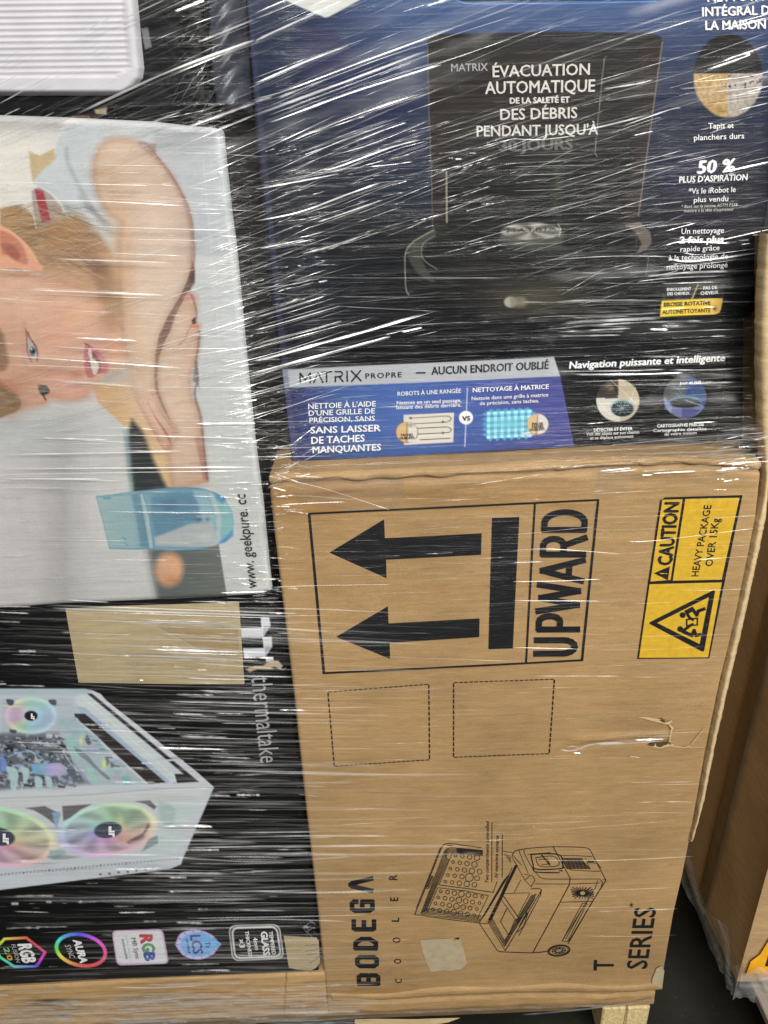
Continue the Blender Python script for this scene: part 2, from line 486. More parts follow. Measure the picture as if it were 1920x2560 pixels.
# neighbouring pallet and its carton
ztn = float(ZB - 0.006)
pallet((1.1, 0.4, 0), 'grey weathered pallet with pale board edge, right of the dark floor gap', 0.639, 1.75, -0.13, 0.85, ztn, 'wood_worn',
       [0.70, 1.15, 1.6], yw=0.20)
MAT['kraft_light'] = kraft_mat('lighter_kraft_board', (0.52, 0.345, 0.175), rough=.8, vcol=False)
root = empty('taped_carton', (1.05, 0.3, ztn), 'brown carton on the neighbouring pallet at right, with orange and black label on its corner', 'carton')
nx0, ny0, nz0, nz1 = 0.612, 0.035, ztn + 0.004, 1.75
nv_, nh_ = 30, 24
def wall(name, p00, p10, p01, nu, nv, mat, amp=0.004, seed=3, col=None):
    u, v = np.meshgrid(np.linspace(0, 1, nu), np.linspace(0, 1, nv)); p00, p10, p01 = map(np.array, (p00, p10, p01))
    P = p00 + (p10 - p00) * u.reshape(-1, 1) + (p01 - p00) * v.reshape(-1, 1)
    nrm = np.cross(p10 - p00, p01 - p00); nrm = nrm / np.linalg.norm(nrm)
    edge = (np.minimum(np.minimum(u, 1 - u), np.minimum(v, 1 - v)) > 1e-6).ravel()
    P = P + nrm * (vnoise(u.ravel() * 4 + 3, v.ravel() * 7 + 5, seed, 3) * amp * edge)[:, None]
    i = np.arange(nu * nv).reshape(nv, nu)
    F4 = np.stack([i[:-1, :-1].ravel(), i[:-1, 1:].ravel(), i[1:, 1:].ravel(), i[1:, :-1].ravel()], -1)
    return mesh(name, P, F4, smooth=True)
nxb, nyb = 0.600, 0.75
link('side_panel', wall('side', (nx0, ny0, nz0), (nxb, nyb, nz0), (nx0, ny0, nz1), 40, 60, None, 0.006), MAT['kraft_light'], root)
link('front_panel', wall('front', (nx0, ny0, nz0), (1.25, 0.01, nz0), (nx0, ny0, nz1), 30, 40, None, 0.003), MAT['kraft_light'], root)
link('back_panel', wall('back', (nxb, nyb, nz0), (1.25, nyb, nz0), (nxb, nyb, nz1), 4, 4, None, 0), MAT['kraft_plain'], root)
link('bottom_panel', wall('bottom', (nx0, ny0, nz0), (1.25, 0.01, nz0), (nxb, nyb, nz0), 4, 4, None, 0), MAT['kraft_plain'], root)
# tape seam running up the side panel
ys = 0.165; sl = link('tape_seam', wall('seam', (nx0 - 0.0075, ys, nz0), (nx0 - 0.0075, ys + 0.035, nz0), (nx0 - 0.0075, ys - 0.02, nz1), 4, 60, None, 0.002, 3),
                      flat_mat('seam_tape', (0.20, 0.13, 0.055), .25, .5), root)
# label on the front panel near the corner
lb = np.array([[0.622, nz0 + .028], [0.70, nz0 + .030], [0.70, nz0 + .16], [0.650, nz0 + .15], [0.637, nz0 + .085], [0.624, nz0 + .065]])
V, Fs = flatten([lb * 100]); V /= 100
def nfront(V, off): return np.stack([V[:, 0], ny0 + (V[:, 0] - nx0) / (1.25 - nx0) * (0.01 - ny0) - off, V[:, 1]], -1)
lab = link('warning_label', mesh('label', nfront(V, .0045), Fs), MAT['orange'], root)
V, Fs = flatten([np.array([[0.651, nz0 + .052], [0.657, nz0 + .052], [0.657, nz0 + .14], [0.651, nz0 + .135]]) * 100]); V /= 100
link('lettering', mesh('mark', nfront(V, .0052), Fs), MAT['ink'], lab)

# stretch film bunched round the neighbour's foot
def film_mat(name, tint=(0.86, 0.86, 0.86), base=0.10, streak=0.55, rot=0.0, fx=4, fz=260, lo=.5, hi=.72, milk=0.05, cov=False, rough=.22):
    m = bpy.data.materials.new(name); m.use_nodes = True; nt = m.node_tree
    nt.nodes.remove(nt.nodes["Principled BSDF"]); out = nt.nodes["Material Output"]
    tr = N(nt, 'ShaderNodeBsdfTransparent'); gl = N(nt, 'ShaderNodeBsdfGlossy'); gl.inputs['Roughness'].default_value = rough
    gl.inputs['Color'].default_value = tint + (1,)
    df = N(nt, 'ShaderNodeBsdfDiffuse'); df.inputs['Color'].default_value = tint + (1,)
    nz = noise(nt, (fx, 20, fz), rot=(0, rot, 0), detail=4, rough=.6)
    nz2 = noise(nt, (2.2, 2, 14), rot=(0, rot, 0), detail=2)
    s = ramp(nt, nz, lo, hi); s2 = ramp(nt, nz2, .35, .65, (.25, .25, .25, 1), (1, 1, 1, 1))
    f = mul(nt, s, s2)
    ma = N(nt, 'ShaderNodeMath', operation='MULTIPLY_ADD'); ma.inputs[1].default_value = streak; ma.inputs[2].default_value = base
    nt.links.new(f, ma.inputs[0])
    bp = N(nt, 'ShaderNodeBump'); bp.inputs['Strength'].default_value = 1; bp.inputs['Distance'].default_value = 0.0025
    nt.links.new(nz, bp.inputs['Height']); nt.links.new(bp.outputs[0], gl.inputs['Normal'])
    mx0 = N(nt, 'ShaderNodeMixShader'); mx0.inputs[0].default_value = milk
    nt.links.new(gl.outputs[0], mx0.inputs[1]); nt.links.new(df.outputs[0], mx0.inputs[2])
    mx = N(nt, 'ShaderNodeMixShader'); fac = ma.outputs[0]
    if cov:
        a = N(nt, 'ShaderNodeAttribute', attribute_name='Col'); mm = N(nt, 'ShaderNodeMath', operation='MULTIPLY')
        nt.links.new(fac, mm.inputs[0]); nt.links.new(a.outputs['Fac'], mm.inputs[1]); fac = mm.outputs[0]
    nt.links.new(fac, mx.inputs[0]); nt.links.new(tr.outputs[0], mx.inputs[1]); nt.links.new(mx0.outputs[0], mx.inputs[2])
    nt.links.new(mx.outputs[0], out.inputs['Surface']); return m
MAT['film_foot'] = film_mat('bunched_film', base=.22, streak=.5, milk=.5, fz=120, lo=.45, hi=.7)
nw = 70; prof = 10
V = []
path = [(0.604, 0.75), (0.6055, 0.40), (0.6075, 0.12), (0.608, 0.033), (0.620, 0.020), (0.70, 0.012), (0.85, 0.0), (1.2, -0.01)]
PT = catmull(path, 9, closed=False)
for k, (x, y) in enumerate(PT):
    for j in range(prof):
        t = j / (prof - 1)
        w = 0.004 * math.sin(k * 1.7 + j * 2.1) * (1 - t) + 0.004 * math.sin(k * 0.9 + j)
        V.append((x - 0.004 + w * .6 - (1 - t) * 0.004, y - 0.004 + w * .7, nz0 - 0.018 + t * (0.075 + .02 * math.sin(k * .7))))
i = np.arange(len(PT) * prof).reshape(len(PT), prof)
F4 = np.stack([i[:-1, :-1].ravel(), i[1:, :-1].ravel(), i[1:, 1:].ravel(), i[:-1, 1:].ravel()], -1)
fw = link('stretch_wrap', mesh('film', np.array(V), F4, smooth=True), MAT['film_foot'])
tag(fw, 'clear film bunched around the foot of the brown carton at the right edge', 'stretch film')
# ------------------------------------------------------------------ big kraft carton (right, below)
FC = Face(0.0, 0.0012, 2)
cool = empty('kraft_carton', (0.16, 0.25, ZB + 0.03), 'large kraft carton with black UPWARD arrows and yellow caution label', 'carton')
c_left = [(1150, 668), (1195, 672), (1250, 676), (1400, 693), (1500, 705), (1750, 735), (2030, 765), (2290, 795), (2500, 816)]
c_right = [(1130, 1908), (1180, 1905), (1290, 1893), (1380, 1876), (1560, 1839), (1710, 1801), (1880, 1766), (2000, 1745), (2074, 1732), (2184, 1710), (2286, 1686), (2419, 1663), (2475, 1656)]
c_top = [(660, 1198), (700, 1190), (860, 1185), (1000, 1178), (1200, 1171), (1340, 1163), (1500, 1152), (1700, 1146), (1905, 1156)]
c_bot = [(800, 2505), (900, 2500), (1100, 2489), (1280, 2480), (1500, 2481), (1600, 2478), (1670, 2473)]
def cool_extra(X, Y, P):
    t = interp(c_top, X)
    d = 0.0016 * np.sin((Y - t) / 9.0 + 2 * vnoise(X / 150, Y / 300, 5, 2)) * np.exp(-((Y - t - 24) / 26.0) ** 2) * (0.5 + 0.8 * vnoise(X / 90, Y * 0, 8, 2))
    d += 0.010 * np.exp(-(((X - 1590) / 95) ** 2 + ((Y - 1835) / 26) ** 2)) * 0.35      # pushed-in tear
    d += -0.002 * np.exp(-((Y - 1846 + (X - 1500) * .06) / 7) ** 2) * sstep(1400, 1460, X) * (1 - sstep(1660, 1690, X))
    d += 0.0055 * np.exp(-((Y - t - 19 - 5 * vnoise(X / 120, Y * 0 + 2, 9, 2)) / 5.5) ** 2) * (0.55 + .6 * vnoise(X / 160, Y * 0 + 5, 19, 2))
    d += -0.003 * np.exp(-((Y - t - 8) / 6) ** 2)
    bt = interp(c_bot, X)
    d += -0.0025 * np.exp(-((Y - bt + 6) / 8) ** 2)
    d += 0.0012 * vnoise(X / 220, Y / 26, 21, 3) * (0.3 + 0.9 * np.exp(-((Y - 1230) / 90) ** 2) + 0.7 * np.exp(-((Y - 2440) / 60) ** 2))
    return d
def cool_paint(p):
    p.c[:] = 255
    n1 = vnoise(p.X / 260, p.Y / 90, 31, 4)[:, None]
    p.c *= 1 + 0.035 * n1
    # bare brown scuffs, darker patches under the top edge and along the foot
    p.blob(1120, 1240, 420, 34, (236, 222, 200), .5)
    p.blob(800, 1250, 130, 60, (228, 208, 180), .55)
    p.blob(1010, 2490, 260, 22, (214, 198, 176), .6)
    for k in range(90):
        x, y = rng.uniform(720, 1780), rng.uniform(1200, 2450)
        p.blob(x, y, rng.uniform(40, 160), rng.uniform(2, 6), (232, 222, 208) if k % 2 else (255, 255, 255), .5, -0.03)
    # torn paper beside the tear
    c = (255, 250, 240)
    p.poly(Z(1350, 1740, 4.046, [(980, 200), (1060, 200), (1210, 235), (1290, 270), (1300, 255), (1200, 205), (1080, 185)]), c, .9)
    p.poly(Z(1350, 1740, 4.046, [(1195, 222), (1230, 225), (1270, 250), (1235, 248)]), (60, 45, 30), .95)
    p.line(Z(1350, 1740, 4.046, [(1290, 265), (1325, 290), (1335, 320), (1325, 380), (1305, 450)]), 2.4, c, .8)
    p.poly(Z(1350, 1740, 4.046, [(1095, 482), (1140, 462), (1300, 455), (1315, 470), (1240, 490), (1210, 505), (1140, 495)]), (110, 80, 45), .95)
    p.line(Z(1350, 1740, 4.046, [(1100, 485), (1150, 498), (1215, 508), (1250, 490), (1310, 475)]), 2.2, (255, 255, 250), .9)
    p.line(Z(1350, 1740, 4.046, [(1340, 488), (1440, 502), (1500, 490), (1520, 505), (1659, 510)]), 1.6, (255, 240, 215), .8)
    p.line(Z(1350, 1740, 4.046, [(1520, 470), (1590, 390), (1659, 310)]), 1.6, (200, 185, 165), .8)
    # tiny puncture and paper scuff low right
    p.ell(1578, 2262, 3.5, 5, (60, 45, 30), .95)
fp = panel(FC, c_left, c_right, c_top, c_bot, 4.0, cool, MAT['kraft'], cool_paint, depth=0.55, body_mat=MAT['kraft'], rnd=0.005, extra=cool_extra)

# the folded lips of the flaps along the top and the foot
FL = Face(-0.0035, .0012, 23)
xs_ = np.arange(672, 1905, 12.0)
lipb = [(x, interp(c_top, x) + 19 + 6 * math.sin(x / 61.0) * math.sin(x / 23.0) + 4 * math.sin(x / 140.0)) for x in xs_]
panel(FL, [(1150, 671), (1230, 675)], [(1130, 1906), (1220, 1900)], [(x, interp(c_top, x) - 3) for x in xs_], lipb, 3.5, cool, MAT['kraft'], None, depth=.012, rnd=.0065,
      extra=lambda X, Y, P: .0016 * vnoise(X / 45, Y / 14, 37, 3) + .003 * sstep(.2, .6, vnoise(X / 130, Y * 0, 38, 1)), name='top_flap')
lipt = [(x, interp(c_bot, x) - 14 + 3 * math.sin(x / 47.0)) for x in np.arange(830, 1655, 12.0)]
panel(FL, [(2470, 822), (2510, 826)], [(2460, 1650), (2485, 1646)], lipt, [(x, interp(c_bot, x) + 3) for x, _ in lipt], 3.5, cool, MAT['kraft'], None, depth=.012, rnd=.005,
      extra=lambda X, Y, P: .0014 * vnoise(X / 55, Y / 14, 47, 3), name='foot_flap')

# frame of the UPWARD mark
FR = [(773, 1283), (1495, 1249), (1455, 1650), (810, 1682)]
strokes(FC, cool, [(5.0, [(773, 1283), (1495, 1249)]), (6.0, [(1495, 1249), (1455, 1650)]), (5.0, [(1455, 1650), (810, 1682)]), (6.5, [(810, 1682), (773, 1283)]),
                   (5.0, [(1337, 1256), (1315, 1656)])], 5, 'ink', 'printed_frame', label='thin black frame round arrows and word')
a1 = Z(680, 1160, 2.676, [(385, 590), (750, 367), (755, 493), (1402, 460), (1398, 604), (763, 637), (766, 760)])
a2 = Z(680, 1160, 2.676, [(430, 1153), (775, 948), (780, 1062), (1388, 1030), (1386, 1155), (787, 1192), (790, 1300)])
decal(FC, cool, [a1], 'ink', 'printed_arrow', label='upper of the two black arrows pointing left')
decal(FC, cool, [a2], 'ink', 'printed_arrow', label='lower of the two black arrows pointing left')
decal(FC, cool, [[(1230, 1294), (1298, 1291.5), (1282, 1620), (1221, 1622)]], 'ink', 'printed_bar')
# the word UPWARD, drawn in strokes: u along the baseline (upwards in the photograph), v from baseline to cap
def upw(L, y0, y1):
    out = []
    for u, v in L:
        yy = 1100 + (y0 + (y1 - y0) * u) / 2.592
        t = (1641 - yy) / 372.0; bx = 1441 + 30 * t - 6.5; cx = 1336 + 21 * t + 6.5
        out.append((bx + (cx - bx) * v, yy))
    return out
UP = []
def arc(cu, cv, ru, rv, a0, a1, n=9): return [(cu + ru * math.cos(math.radians(a)), cv + rv * math.sin(math.radians(a))) for a in np.linspace(a0, a1, n)]
for y0, y1, Ls in ((1382, 1296, [[(0, 1.06)] + [(0, .3)] + arc(.5, .32, .5, .32, 180, 360) + [(1, .4), (1, 1.06)]]),
                   (1226, 1140, [[(0, -.06), (0, 1), (.55, 1)] + arc(.55, .72, .45, .28, 90, -90) + [(0, .44)]]),
                   (1108, 936, [[(0, 1.06), (.24, 0), (.5, 1.0), (.76, 0), (1, 1.06)]]),
                   (912, 778, [[(0, -.06), (.5, 1.0), (1, -.06)], [(.18, .30), (.82, .30)]]),
                   (740, 634, [[(0, -.06), (0, 1), (.55, 1)] + arc(.55, .74, .4, .26, 90, -90) + [(0, .48)], [(.55, .48), (1.02, -.06)]]),
                   (580, 466, [[(0, 0), (0, 1), (.4, 1)] + arc(.4, .5, .6, .5, 90, -90, 14) + [(0, 0)]])):
    for L in Ls: UP.append((15.5, upw(L, y0, y1)))
strokes(FC, cool, UP, 15, 'ink', 'lettering', label='heavy black word UPWARD running up the carton')

# caution label
q = lambda pts: Z(1280, 1100, 2.592, pts)
LQ = [(1651, 1243), (1856, 1237), (1773, 1645), (1592.5, 1647)]
lab = decal(FC, cool, [LQ], 'ink', 'caution_label', off=0.0006, label='yellow caution label with black border')
decal(FC, lab, [q([(972, 385), (1103, 381), (1026, 905), (896, 915)])], 'yellow', 'label_field', off=0.0012)
decal(FC, lab, [q([(1121, 380), (1471, 371), (1357, 903), (1041, 910)])], 'yellow', 'label_field', off=0.0012)
decal(FC, lab, [q([(891, 933), (1358, 921), (1268, 1404), (822, 1408)])], 'yellow', 'label_field', off=0.0012)
text(FC, lab, "CAUTION", q([(1031, 806)])[0], q([(1080, 402)])[0], q([(944, 806)])[0], 'ink', bold=0.045, off=0.0018)
text(FC, lab, "HEAVY PACKAGE", q([(1205, 880)])[0], q([(1290, 418)])[0], q([(1160, 880)])[0], 'ink', bold=0.012, off=0.0018)
text(FC, lab, "OVER 15Kg", q([(1297, 814)])[0], q([(1342, 503)])[0], q([(1250, 814)])[0], 'ink', bold=0.012, off=0.0018)
decal(FC, lab, [q([(918, 860), (1022, 815), (1008, 905)])], 'ink', 'warning_triangle', off=0.0018)
strokes(FC, lab, [(2.2, q([(958, 860), (985, 861)])), (2.4, q([(994, 861), (1000, 861)]))], 2, 'yellow', 'exclamation_mark', off=0.0024)
def rounded(pts, r=10, n=4):
    P = np.array(pts, float); out = []
    for i in range(len(P)):
        a, b_, c_ = P[i - 1], P[i], P[(i + 1) % len(P)]
        u = (a - b_) / np.linalg.norm(a - b_); v = (c_ - b_) / np.linalg.norm(c_ - b_)
        p0, p2 = b_ + u * r, b_ + v * r
        for t in np.linspace(0, 1, n): out.append((1 - t) ** 2 * p0 + 2 * t * (1 - t) * b_ + t * t * p2)
    return out
decal(FC, lab, [rounded(q([(880, 1182), (1316, 963), (1240, 1372)]), 7), q([(938, 1181), (1276, 1013), (1214, 1318)])], 'ink', 'warning_triangle', off=0.0018)
fig = []
def disc(cx, cy, r, n=14): return [(cx + r * math.cos(2 * math.pi * k / n), cy + r * math.sin(2 * math.pi * k / n)) for k in range(n)]
decal(FC, lab, [q(disc(1104, 1131, 19))], 'ink', 'pictogram', off=0.0018)
decal(FC, lab, [q(disc(1088, 1221, 19))], 'ink', 'pictogram', off=0.0018)
strokes(FC, lab, [(11, q([(1128, 1112), (1168, 1092)])), (8, q([(1168, 1092), (1196, 1132), (1205, 1105), (1245, 1090)])), (7, q([(1128, 1112), (1150, 1150), (1172, 1160)])),
                  (9, q([(1105, 1235), (1140, 1252), (1165, 1262)])), (8, q([(1165, 1258), (1178, 1228), (1190, 1262), (1218, 1256)])), (7, q([(1112, 1228), (1150, 1200), (1170, 1190)])),
                  (3.5, q([(1130, 1160), (1200, 1150), (1198, 1195), (1130, 1198), (1130, 1160)]))], 3, 'ink', 'pictogram', off=0.0018)

# dashed squares
def dashes(p, q_, n, w):
    p, q_ = np.array(p, float), np.array(q_, float); return [(w, [p + (q_ - p) * (k + .15) / n, p + (q_ - p) * (k + .78) / n]) for k in range(n)]
for C4 in ([(820, 1729), (1072, 1709), (1074, 1898), (836, 1915)], [(1134, 1705), (1386, 1697), (1373, 1883), (1134, 1892)]):
    L = []
    for k in range(4): L += dashes(C4[k], C4[(k + 1) % 4], 20 if k % 2 == 0 else 14, 2.4 if k % 2 == 0 else 3.2)
    strokes(FC, cool, L, 3, 'ink', 'dashed_square')

# wordmark
g = lambda pts: Z(780, 2000, 3.318, pts)
def glyph(x0, x1, y0, y1, lines, w=46, sk=0):
    """unit strokes: u along the reading direction (upwards in the photograph), v from base line (right) to cap (left)"""
    out = []
    for L in lines:
        P = [(x1 - (x1 - x0) * v - sk * (u - .5), y1 - (y1 - y0) * u) for u, v in L]
        out.append((w / 3.318, g(P)))
    return out
R_ = .11
def rr(u0, u1, v0, v1, c=.2): return [(u0 + c, v0), (u1 - c, v0), (u1, v0 + c * .6), (u1, v1 - c * .6), (u1 - c, v1), (u0 + c, v1), (u0, v1 - c * .6), (u0, v0 + c * .6), (u0 + c, v0)]
W_ = 40
L = []
L += glyph(390, 550, 1450, 1518, [[(0, 1), (0, 0), (.8, 0), (1, .12), (1, .4), (.85, .5), (0, .5)], [(.85, .5), (1, .6), (1, .88), (.8, 1), (0, 1)]], 36)
L += glyph(376, 538, 1300, 1372, [rr(0, 1, 0, 1, .25)], 38)
L += glyph(362, 530, 1152, 1226, [[(0, 0), (0, 1), (.6, 1), (1, .7), (1, .3), (.6, 0), (0, 0)]], 38)
L += glyph(347, 515, 1000, 1070, [[(1, 0), (.1, 0), (0, .1), (0, .9), (.1, 1), (1, 1)], [(0, .5), (.9, .5)]], 38)
L += glyph(333, 502, 842, 916, [[(1, .75), (1, .9), (.8, 1), (.2, 1), (0, .85), (0, .15), (.2, 0), (1, 0), (1, .5), (.5, .5)]], 38)
L += glyph(318, 498, 650, 752, [[(0, 0), (.38, .9), (.5, 1), (.62, .9), (1, 0)]], 38)
strokes(FC, cool, L, 10, 'ink', 'lettering', label='large bold brand lettering running up the carton')
for ch, (xa, xb, ya, yb) in zip("COOLER", [(690, 745, 1478, 1511), (681, 740, 1312, 1352), (669, 733, 1138, 1180), (662, 722, 975, 1006), (650, 714, 808, 836), (640, 705, 621, 661)]):
    text(FC, cool, ch, g([(xb, yb)])[0], g([(xb + 1, ya)])[0], g([(xa, yb)])[0], 'ink', bold=0.02)
text(FC, cool, "T", (1533, 2425), (1534, 2400), (1485, 2425), 'ink', bold=0.02)
text(FC, cool, "SERIES", (1616.5, 2421), (1640, 2268), (1567, 2421), 'ink', bold=0.012)
h_ = lambda pts: Z(1000, 2000, 2.9625, pts)
text(FC, cool, "Two compartments controlled", h_([(655, 608)])[0], h_([(660, 155)])[0], h_([(632, 608)])[0], 'ink', bold=0.015, shear=.25)
text(FC, cool, "by separate systems", h_([(722, 572)])[0], h_([(732, 262)])[0], h_([(699, 572)])[0], 'ink', bold=0.015, shear=.25)

# drawing of the cool box
D = []
def dl(w, *pts): D.append((w, h_(list(pts))))
def dc(w, *pts): D.append((w, h_(catmull(np.array(pts, float), 4, closed=False))))
dl(1.6, (682, 165), (680, 605)); dl(1.6, (759, 252), (757, 570))
# lid
dc(1.7, (600, 350), (480, 335), (400, 322), (345, 322), (318, 335), (300, 370)); dl(1.9, (300, 370), (110, 845)); dl(1.5, (110, 845), (360, 880), (640, 912)); dl(1.3, (300, 350), (120, 800))
dl(1.2, (640, 912), (665, 895), (830, 500)); dl(1.2, (765, 378), (845, 390))
for k in range(6):
    o = k * 9
    dc(1.2, (612, 372 + o * .7), (400, 352 + o), (345, 362 + o), (325 + o * .5, 390 + o)); dl(1.3, (325 + o * .8, 390 + o), (158 + o * .8, 830 - o * .3)); dc(1.2, (158 + o * .8, 830 - o * .3), (175 + o, 846 - o), (400, 872 - o), (590 + o * .3, 898 - o))
    dl(1.3, (590 + o * .9, 898 - o * 1.2), (770 + o * .9, 590 - o)); dl(1.2, (770 + o, 400 + o * 1.2), (820, 415 + o))
for k in range(5): dl(1.0, (615, 375 + k * 9), (420, 358 + k * 8))
dl(1.8, (290, 625), (520, 655), (690, 680)); dl(1.5, (280, 645), (480, 668), (655, 705)); dl(1.2, (390, 385), (290, 625)); dl(1.2, (280, 650), (200, 830)); dl(1.2, (655, 705), (570, 880)); dl(1.2, (690, 680), (720, 600))
dc(3.2, (240, 560), (225, 590), (205, 640)); dc(1.2, (228, 555), (195, 640), (215, 645), (250, 565)); dl(2, (350, 333), (390, 336))
for r in range(5):
    for c_ in range(6):
        if r in (0, 1, 2) and c_ > 4: continue
        x0, y0 = 412 - r * 19 + c_ * (50 + c_), 408 + r * 48 + c_ * 6
        if x0 > 600: continue
        R0 = (11, 14, 18, 22, 19, 13)[c_]
        if r == 3 and c_ == 3: R0 = 32
        dl(1.3, *disc(x0, y0, R0 * .95, 10), disc(x0, y0, R0 * .95, 10)[0])
for r in range(4):
    for c_ in range(7):
        x0, y0 = 302 - r * 19 + c_ * 51, 671 + r * 45 + c_ * 7; R0 = (11, 15, 18, 23, 19, 16, 11)[c_]
        dl(1.4, *disc(x0, y0, R0 * .95, 10), disc(x0, y0, R0 * .95, 10)[0])
# body
dl(1.8, (590, 912), (710, 1095)); dc(1.8, (710, 1095), (730, 1115), (790, 1122), (985, 1128), (1100, 1115)); dl(1.6, (650, 895), (780, 1112), (1050, 660))
for k in range(4):
    dl(1.4, (655 + k * 8, 885 - k * 6), (775, 1080 - k * 14), (1010 - k * 12, 690 + k * 4)); dl(1.6, (655 + k * 7, 885), (855 + k * 5, 480))
dl(1.2, (755, 690), (960, 683)); dl(2.0, (765, 705), (880, 870)); dl(1.4, (745, 725), (860, 890)); dl(1.6, (880, 870), (850, 885), (805, 1000), (745, 895), (790, 800)); dl(1.2, (845, 680), (895, 590)); dl(1.2, (870, 860), (960, 690))
dc(1.6, (970, 655), (1030, 652), (1045, 670), (1040, 700)); dl(1.5, (1040, 700), (880, 1000)); dl(2.6, (940, 830), (885, 930)); dl(2.2, (900, 860), (870, 905)); dl(1.4, (1000, 720), (930, 835)); dl(1.4, (950, 830), (915, 930), (870, 975))
dc(1.6, (830, 420), (845, 385), (880, 368), (1000, 352), (1130, 344)); dc(1.6, (1130, 344), (1300, 346), (1390, 355), (1415, 380), (1435, 420)); dl(1.8, (1435, 420), (1525, 590), (1410, 770), (1245, 1060))
dl(1.9, (1135, 345), (1260, 575), (1255, 620), (985, 1125)); dl(1.2, (830, 420), (925, 590), (975, 640)); dc(1.4, (920, 370), (925, 400), (980, 500), (1040, 570), (1100, 582)); dl(1.4, (1100, 582), (1260, 582), (1480, 580)); dl(1.3, (1000, 618), (1255, 618), (1480, 610)); dl(1.4, (1480, 580), (1500, 605), (1490, 640), (1250, 1040))
dl(1.3, (880, 370), (920, 470), (950, 540)); dl(1.3, (920, 545), (985, 560), (1000, 590), (970, 640)); dl(1.3, (840, 410), (900, 480)); dl(1.2, (925, 590), (960, 560)); dl(1.3, (1500, 580), (1525, 590)); dl(1.2, (1465, 590), (1450, 640), (1200, 1040))
dc(2.8, (970, 402), (1100, 395), (1190, 410), (1205, 480), (1190, 505), (1010, 510), (985, 470), (970, 402)); dc(1.5, (1005, 425), (1140, 415), (1175, 480), (1040, 488), (1005, 425)); dc(2.6, (985, 505), (1010, 530), (1180, 535)); dl(3.0, (1050, 405), (1110, 480)); dl(1.4, (945, 400), (1110, 388), (1130, 400)); dl(2.6, (1180, 520), (1205, 520)); dl(1.4, (1030, 440), (1090, 435), (1110, 470), (1050, 478))
dc(1.4, (1190, 410), (1240, 408), (1420, 415)); dc(1.4, (1200, 430), (1230, 490), (1280, 515), (1480, 525)); 
for k in range(11): dl(1.6, (1205 + k * 3, 430 + k * 7.5), (1340 + k * 7, 430 + k * 7.5))
for k in range(6): dl(1.0, (1235 + k * 28, 428), (1265 + k * 28, 505))
dl(4.0, (1395, 450), (1435, 452)); dl(1.3, (1390, 460), (1460, 465), (1490, 500))
dl(1.5, (1190, 752), (1425, 745)); dl(1.3, (1350, 760), (1385, 758), (1240, 1045), (1200, 1040), (1350, 760)); dl(1.3, (1362, 775), (1225, 1030))
for k in range(22):
    a = k / 22 * 2 * math.pi; ca, sa = math.cos(a), math.sin(a)
    s_ = 1 / max(abs(ca), abs(sa)); dl(2.2, (1352 + ca * 22, 685 + sa * 16), (1352 + ca * s_ * 78 + sa * 10, 683 + sa * s_ * 40))
for r_, w in ((1.0, 3.0), (.86, 1.2), (.62, 1.2), (.35, 2.2)):
    dl(w, *[(1177 + 80 * r_ * math.cos(t), 1112 + 40 * r_ * math.sin(t) - 8 * r_ * math.cos(t)) for t in np.linspace(0, 2 * math.pi, 22)])
for k in range(9): dl(1.6, (1177 + 30 * math.cos(k * .7), 1112 + 14 * math.sin(k * .7)), (1177 + 52 * math.cos(k * .7), 1110 + 25 * math.sin(k * .7)))
strokes(FC, cool, D, 1.4, 'ink', 'line_drawing', label='black line drawing of an open wheeled cool box')

# remnant of a peeled label, tape pieces
decal(FC, cool, [g([(893, 1155), (1160, 1140), (1178, 1165), (1235, 1175), (1262, 1250), (1284, 1350), (1262, 1372), (1232, 1398), (1180, 1404), (1150, 1412), (1090, 1404), (1040, 1414), (990, 1420), (960, 1370), (915, 1240)])], 'remnant', 'label_remnant', label='peeled grey paper label remnant', off=.0010)
decal(FC, cool, [g([(1178, 1150), (1230, 1140), (1240, 1198), (1185, 1200)])], 'patch', 'label_remnant', off=.0014)
decal(FC, cool, [g([(1180, 1138), (1225, 1132), (1212, 1150)])], 'ink', 'label_hole', off=.0018)
MAT['slit_brown'] = flat_mat('torn_hollow_board', (0.10, 0.055, 0.02), .9, .1)
t_ = lambda p: Z(1350, 1740, 4.046, p)
decal(FC, cool, [t_([(975, 198), (1060, 196), (1140, 210), (1210, 222), (1280, 250), (1320, 232), (1338, 240), (1300, 270), (1338, 300), (1345, 318), (1332, 322), (1318, 385), (1312, 440), (1322, 452), (1300, 452), (1308, 400), (1322, 315), (1290, 275), (1215, 258), (1120, 236), (1040, 212)])], 'kraft_pale', 'torn_edge', off=.0024, sub=.008, label='pale torn paper edge round the puncture')
decal(FC, cool, [t_([(1195, 224), (1235, 226), (1278, 252), (1235, 250)])], 'slit_brown', 'tear_slit', off=.0030)
decal(FC, cool, [t_([(1092, 484), (1140, 460), (1225, 458), (1300, 456), (1316, 470), (1240, 492), (1212, 508), (1140, 498)])], 'slit_brown', 'tear_slit', off=.0020, sub=.008)
decal(FC, cool, [t_([(1090, 486), (1145, 494), (1160, 462), (1170, 494), (1212, 504), (1245, 484), (1280, 474), (1290, 462), (1300, 476), (1335, 470), (1350, 486), (1440, 500), (1500, 488), (1530, 516), (1500, 502), (1440, 510), (1320, 492), (1260, 498), (1215, 516), (1140, 502)])], 'kraft_pale', 'torn_edge', off=.0028, sub=.008)
strokes(FC, cool, [(1.6, t_([(1510, 502), (1600, 508), (1640, 506)])), (1.3, t_([(1525, 480), (1590, 395), (1650, 325)]))], 1.5, 'kraft_pale', 'torn_edge', off=.0020)['kind'] = 'stuff'
tape = film_mat('clear_tape', base=.10, streak=.10, milk=.35, fz=60, rough=.12)
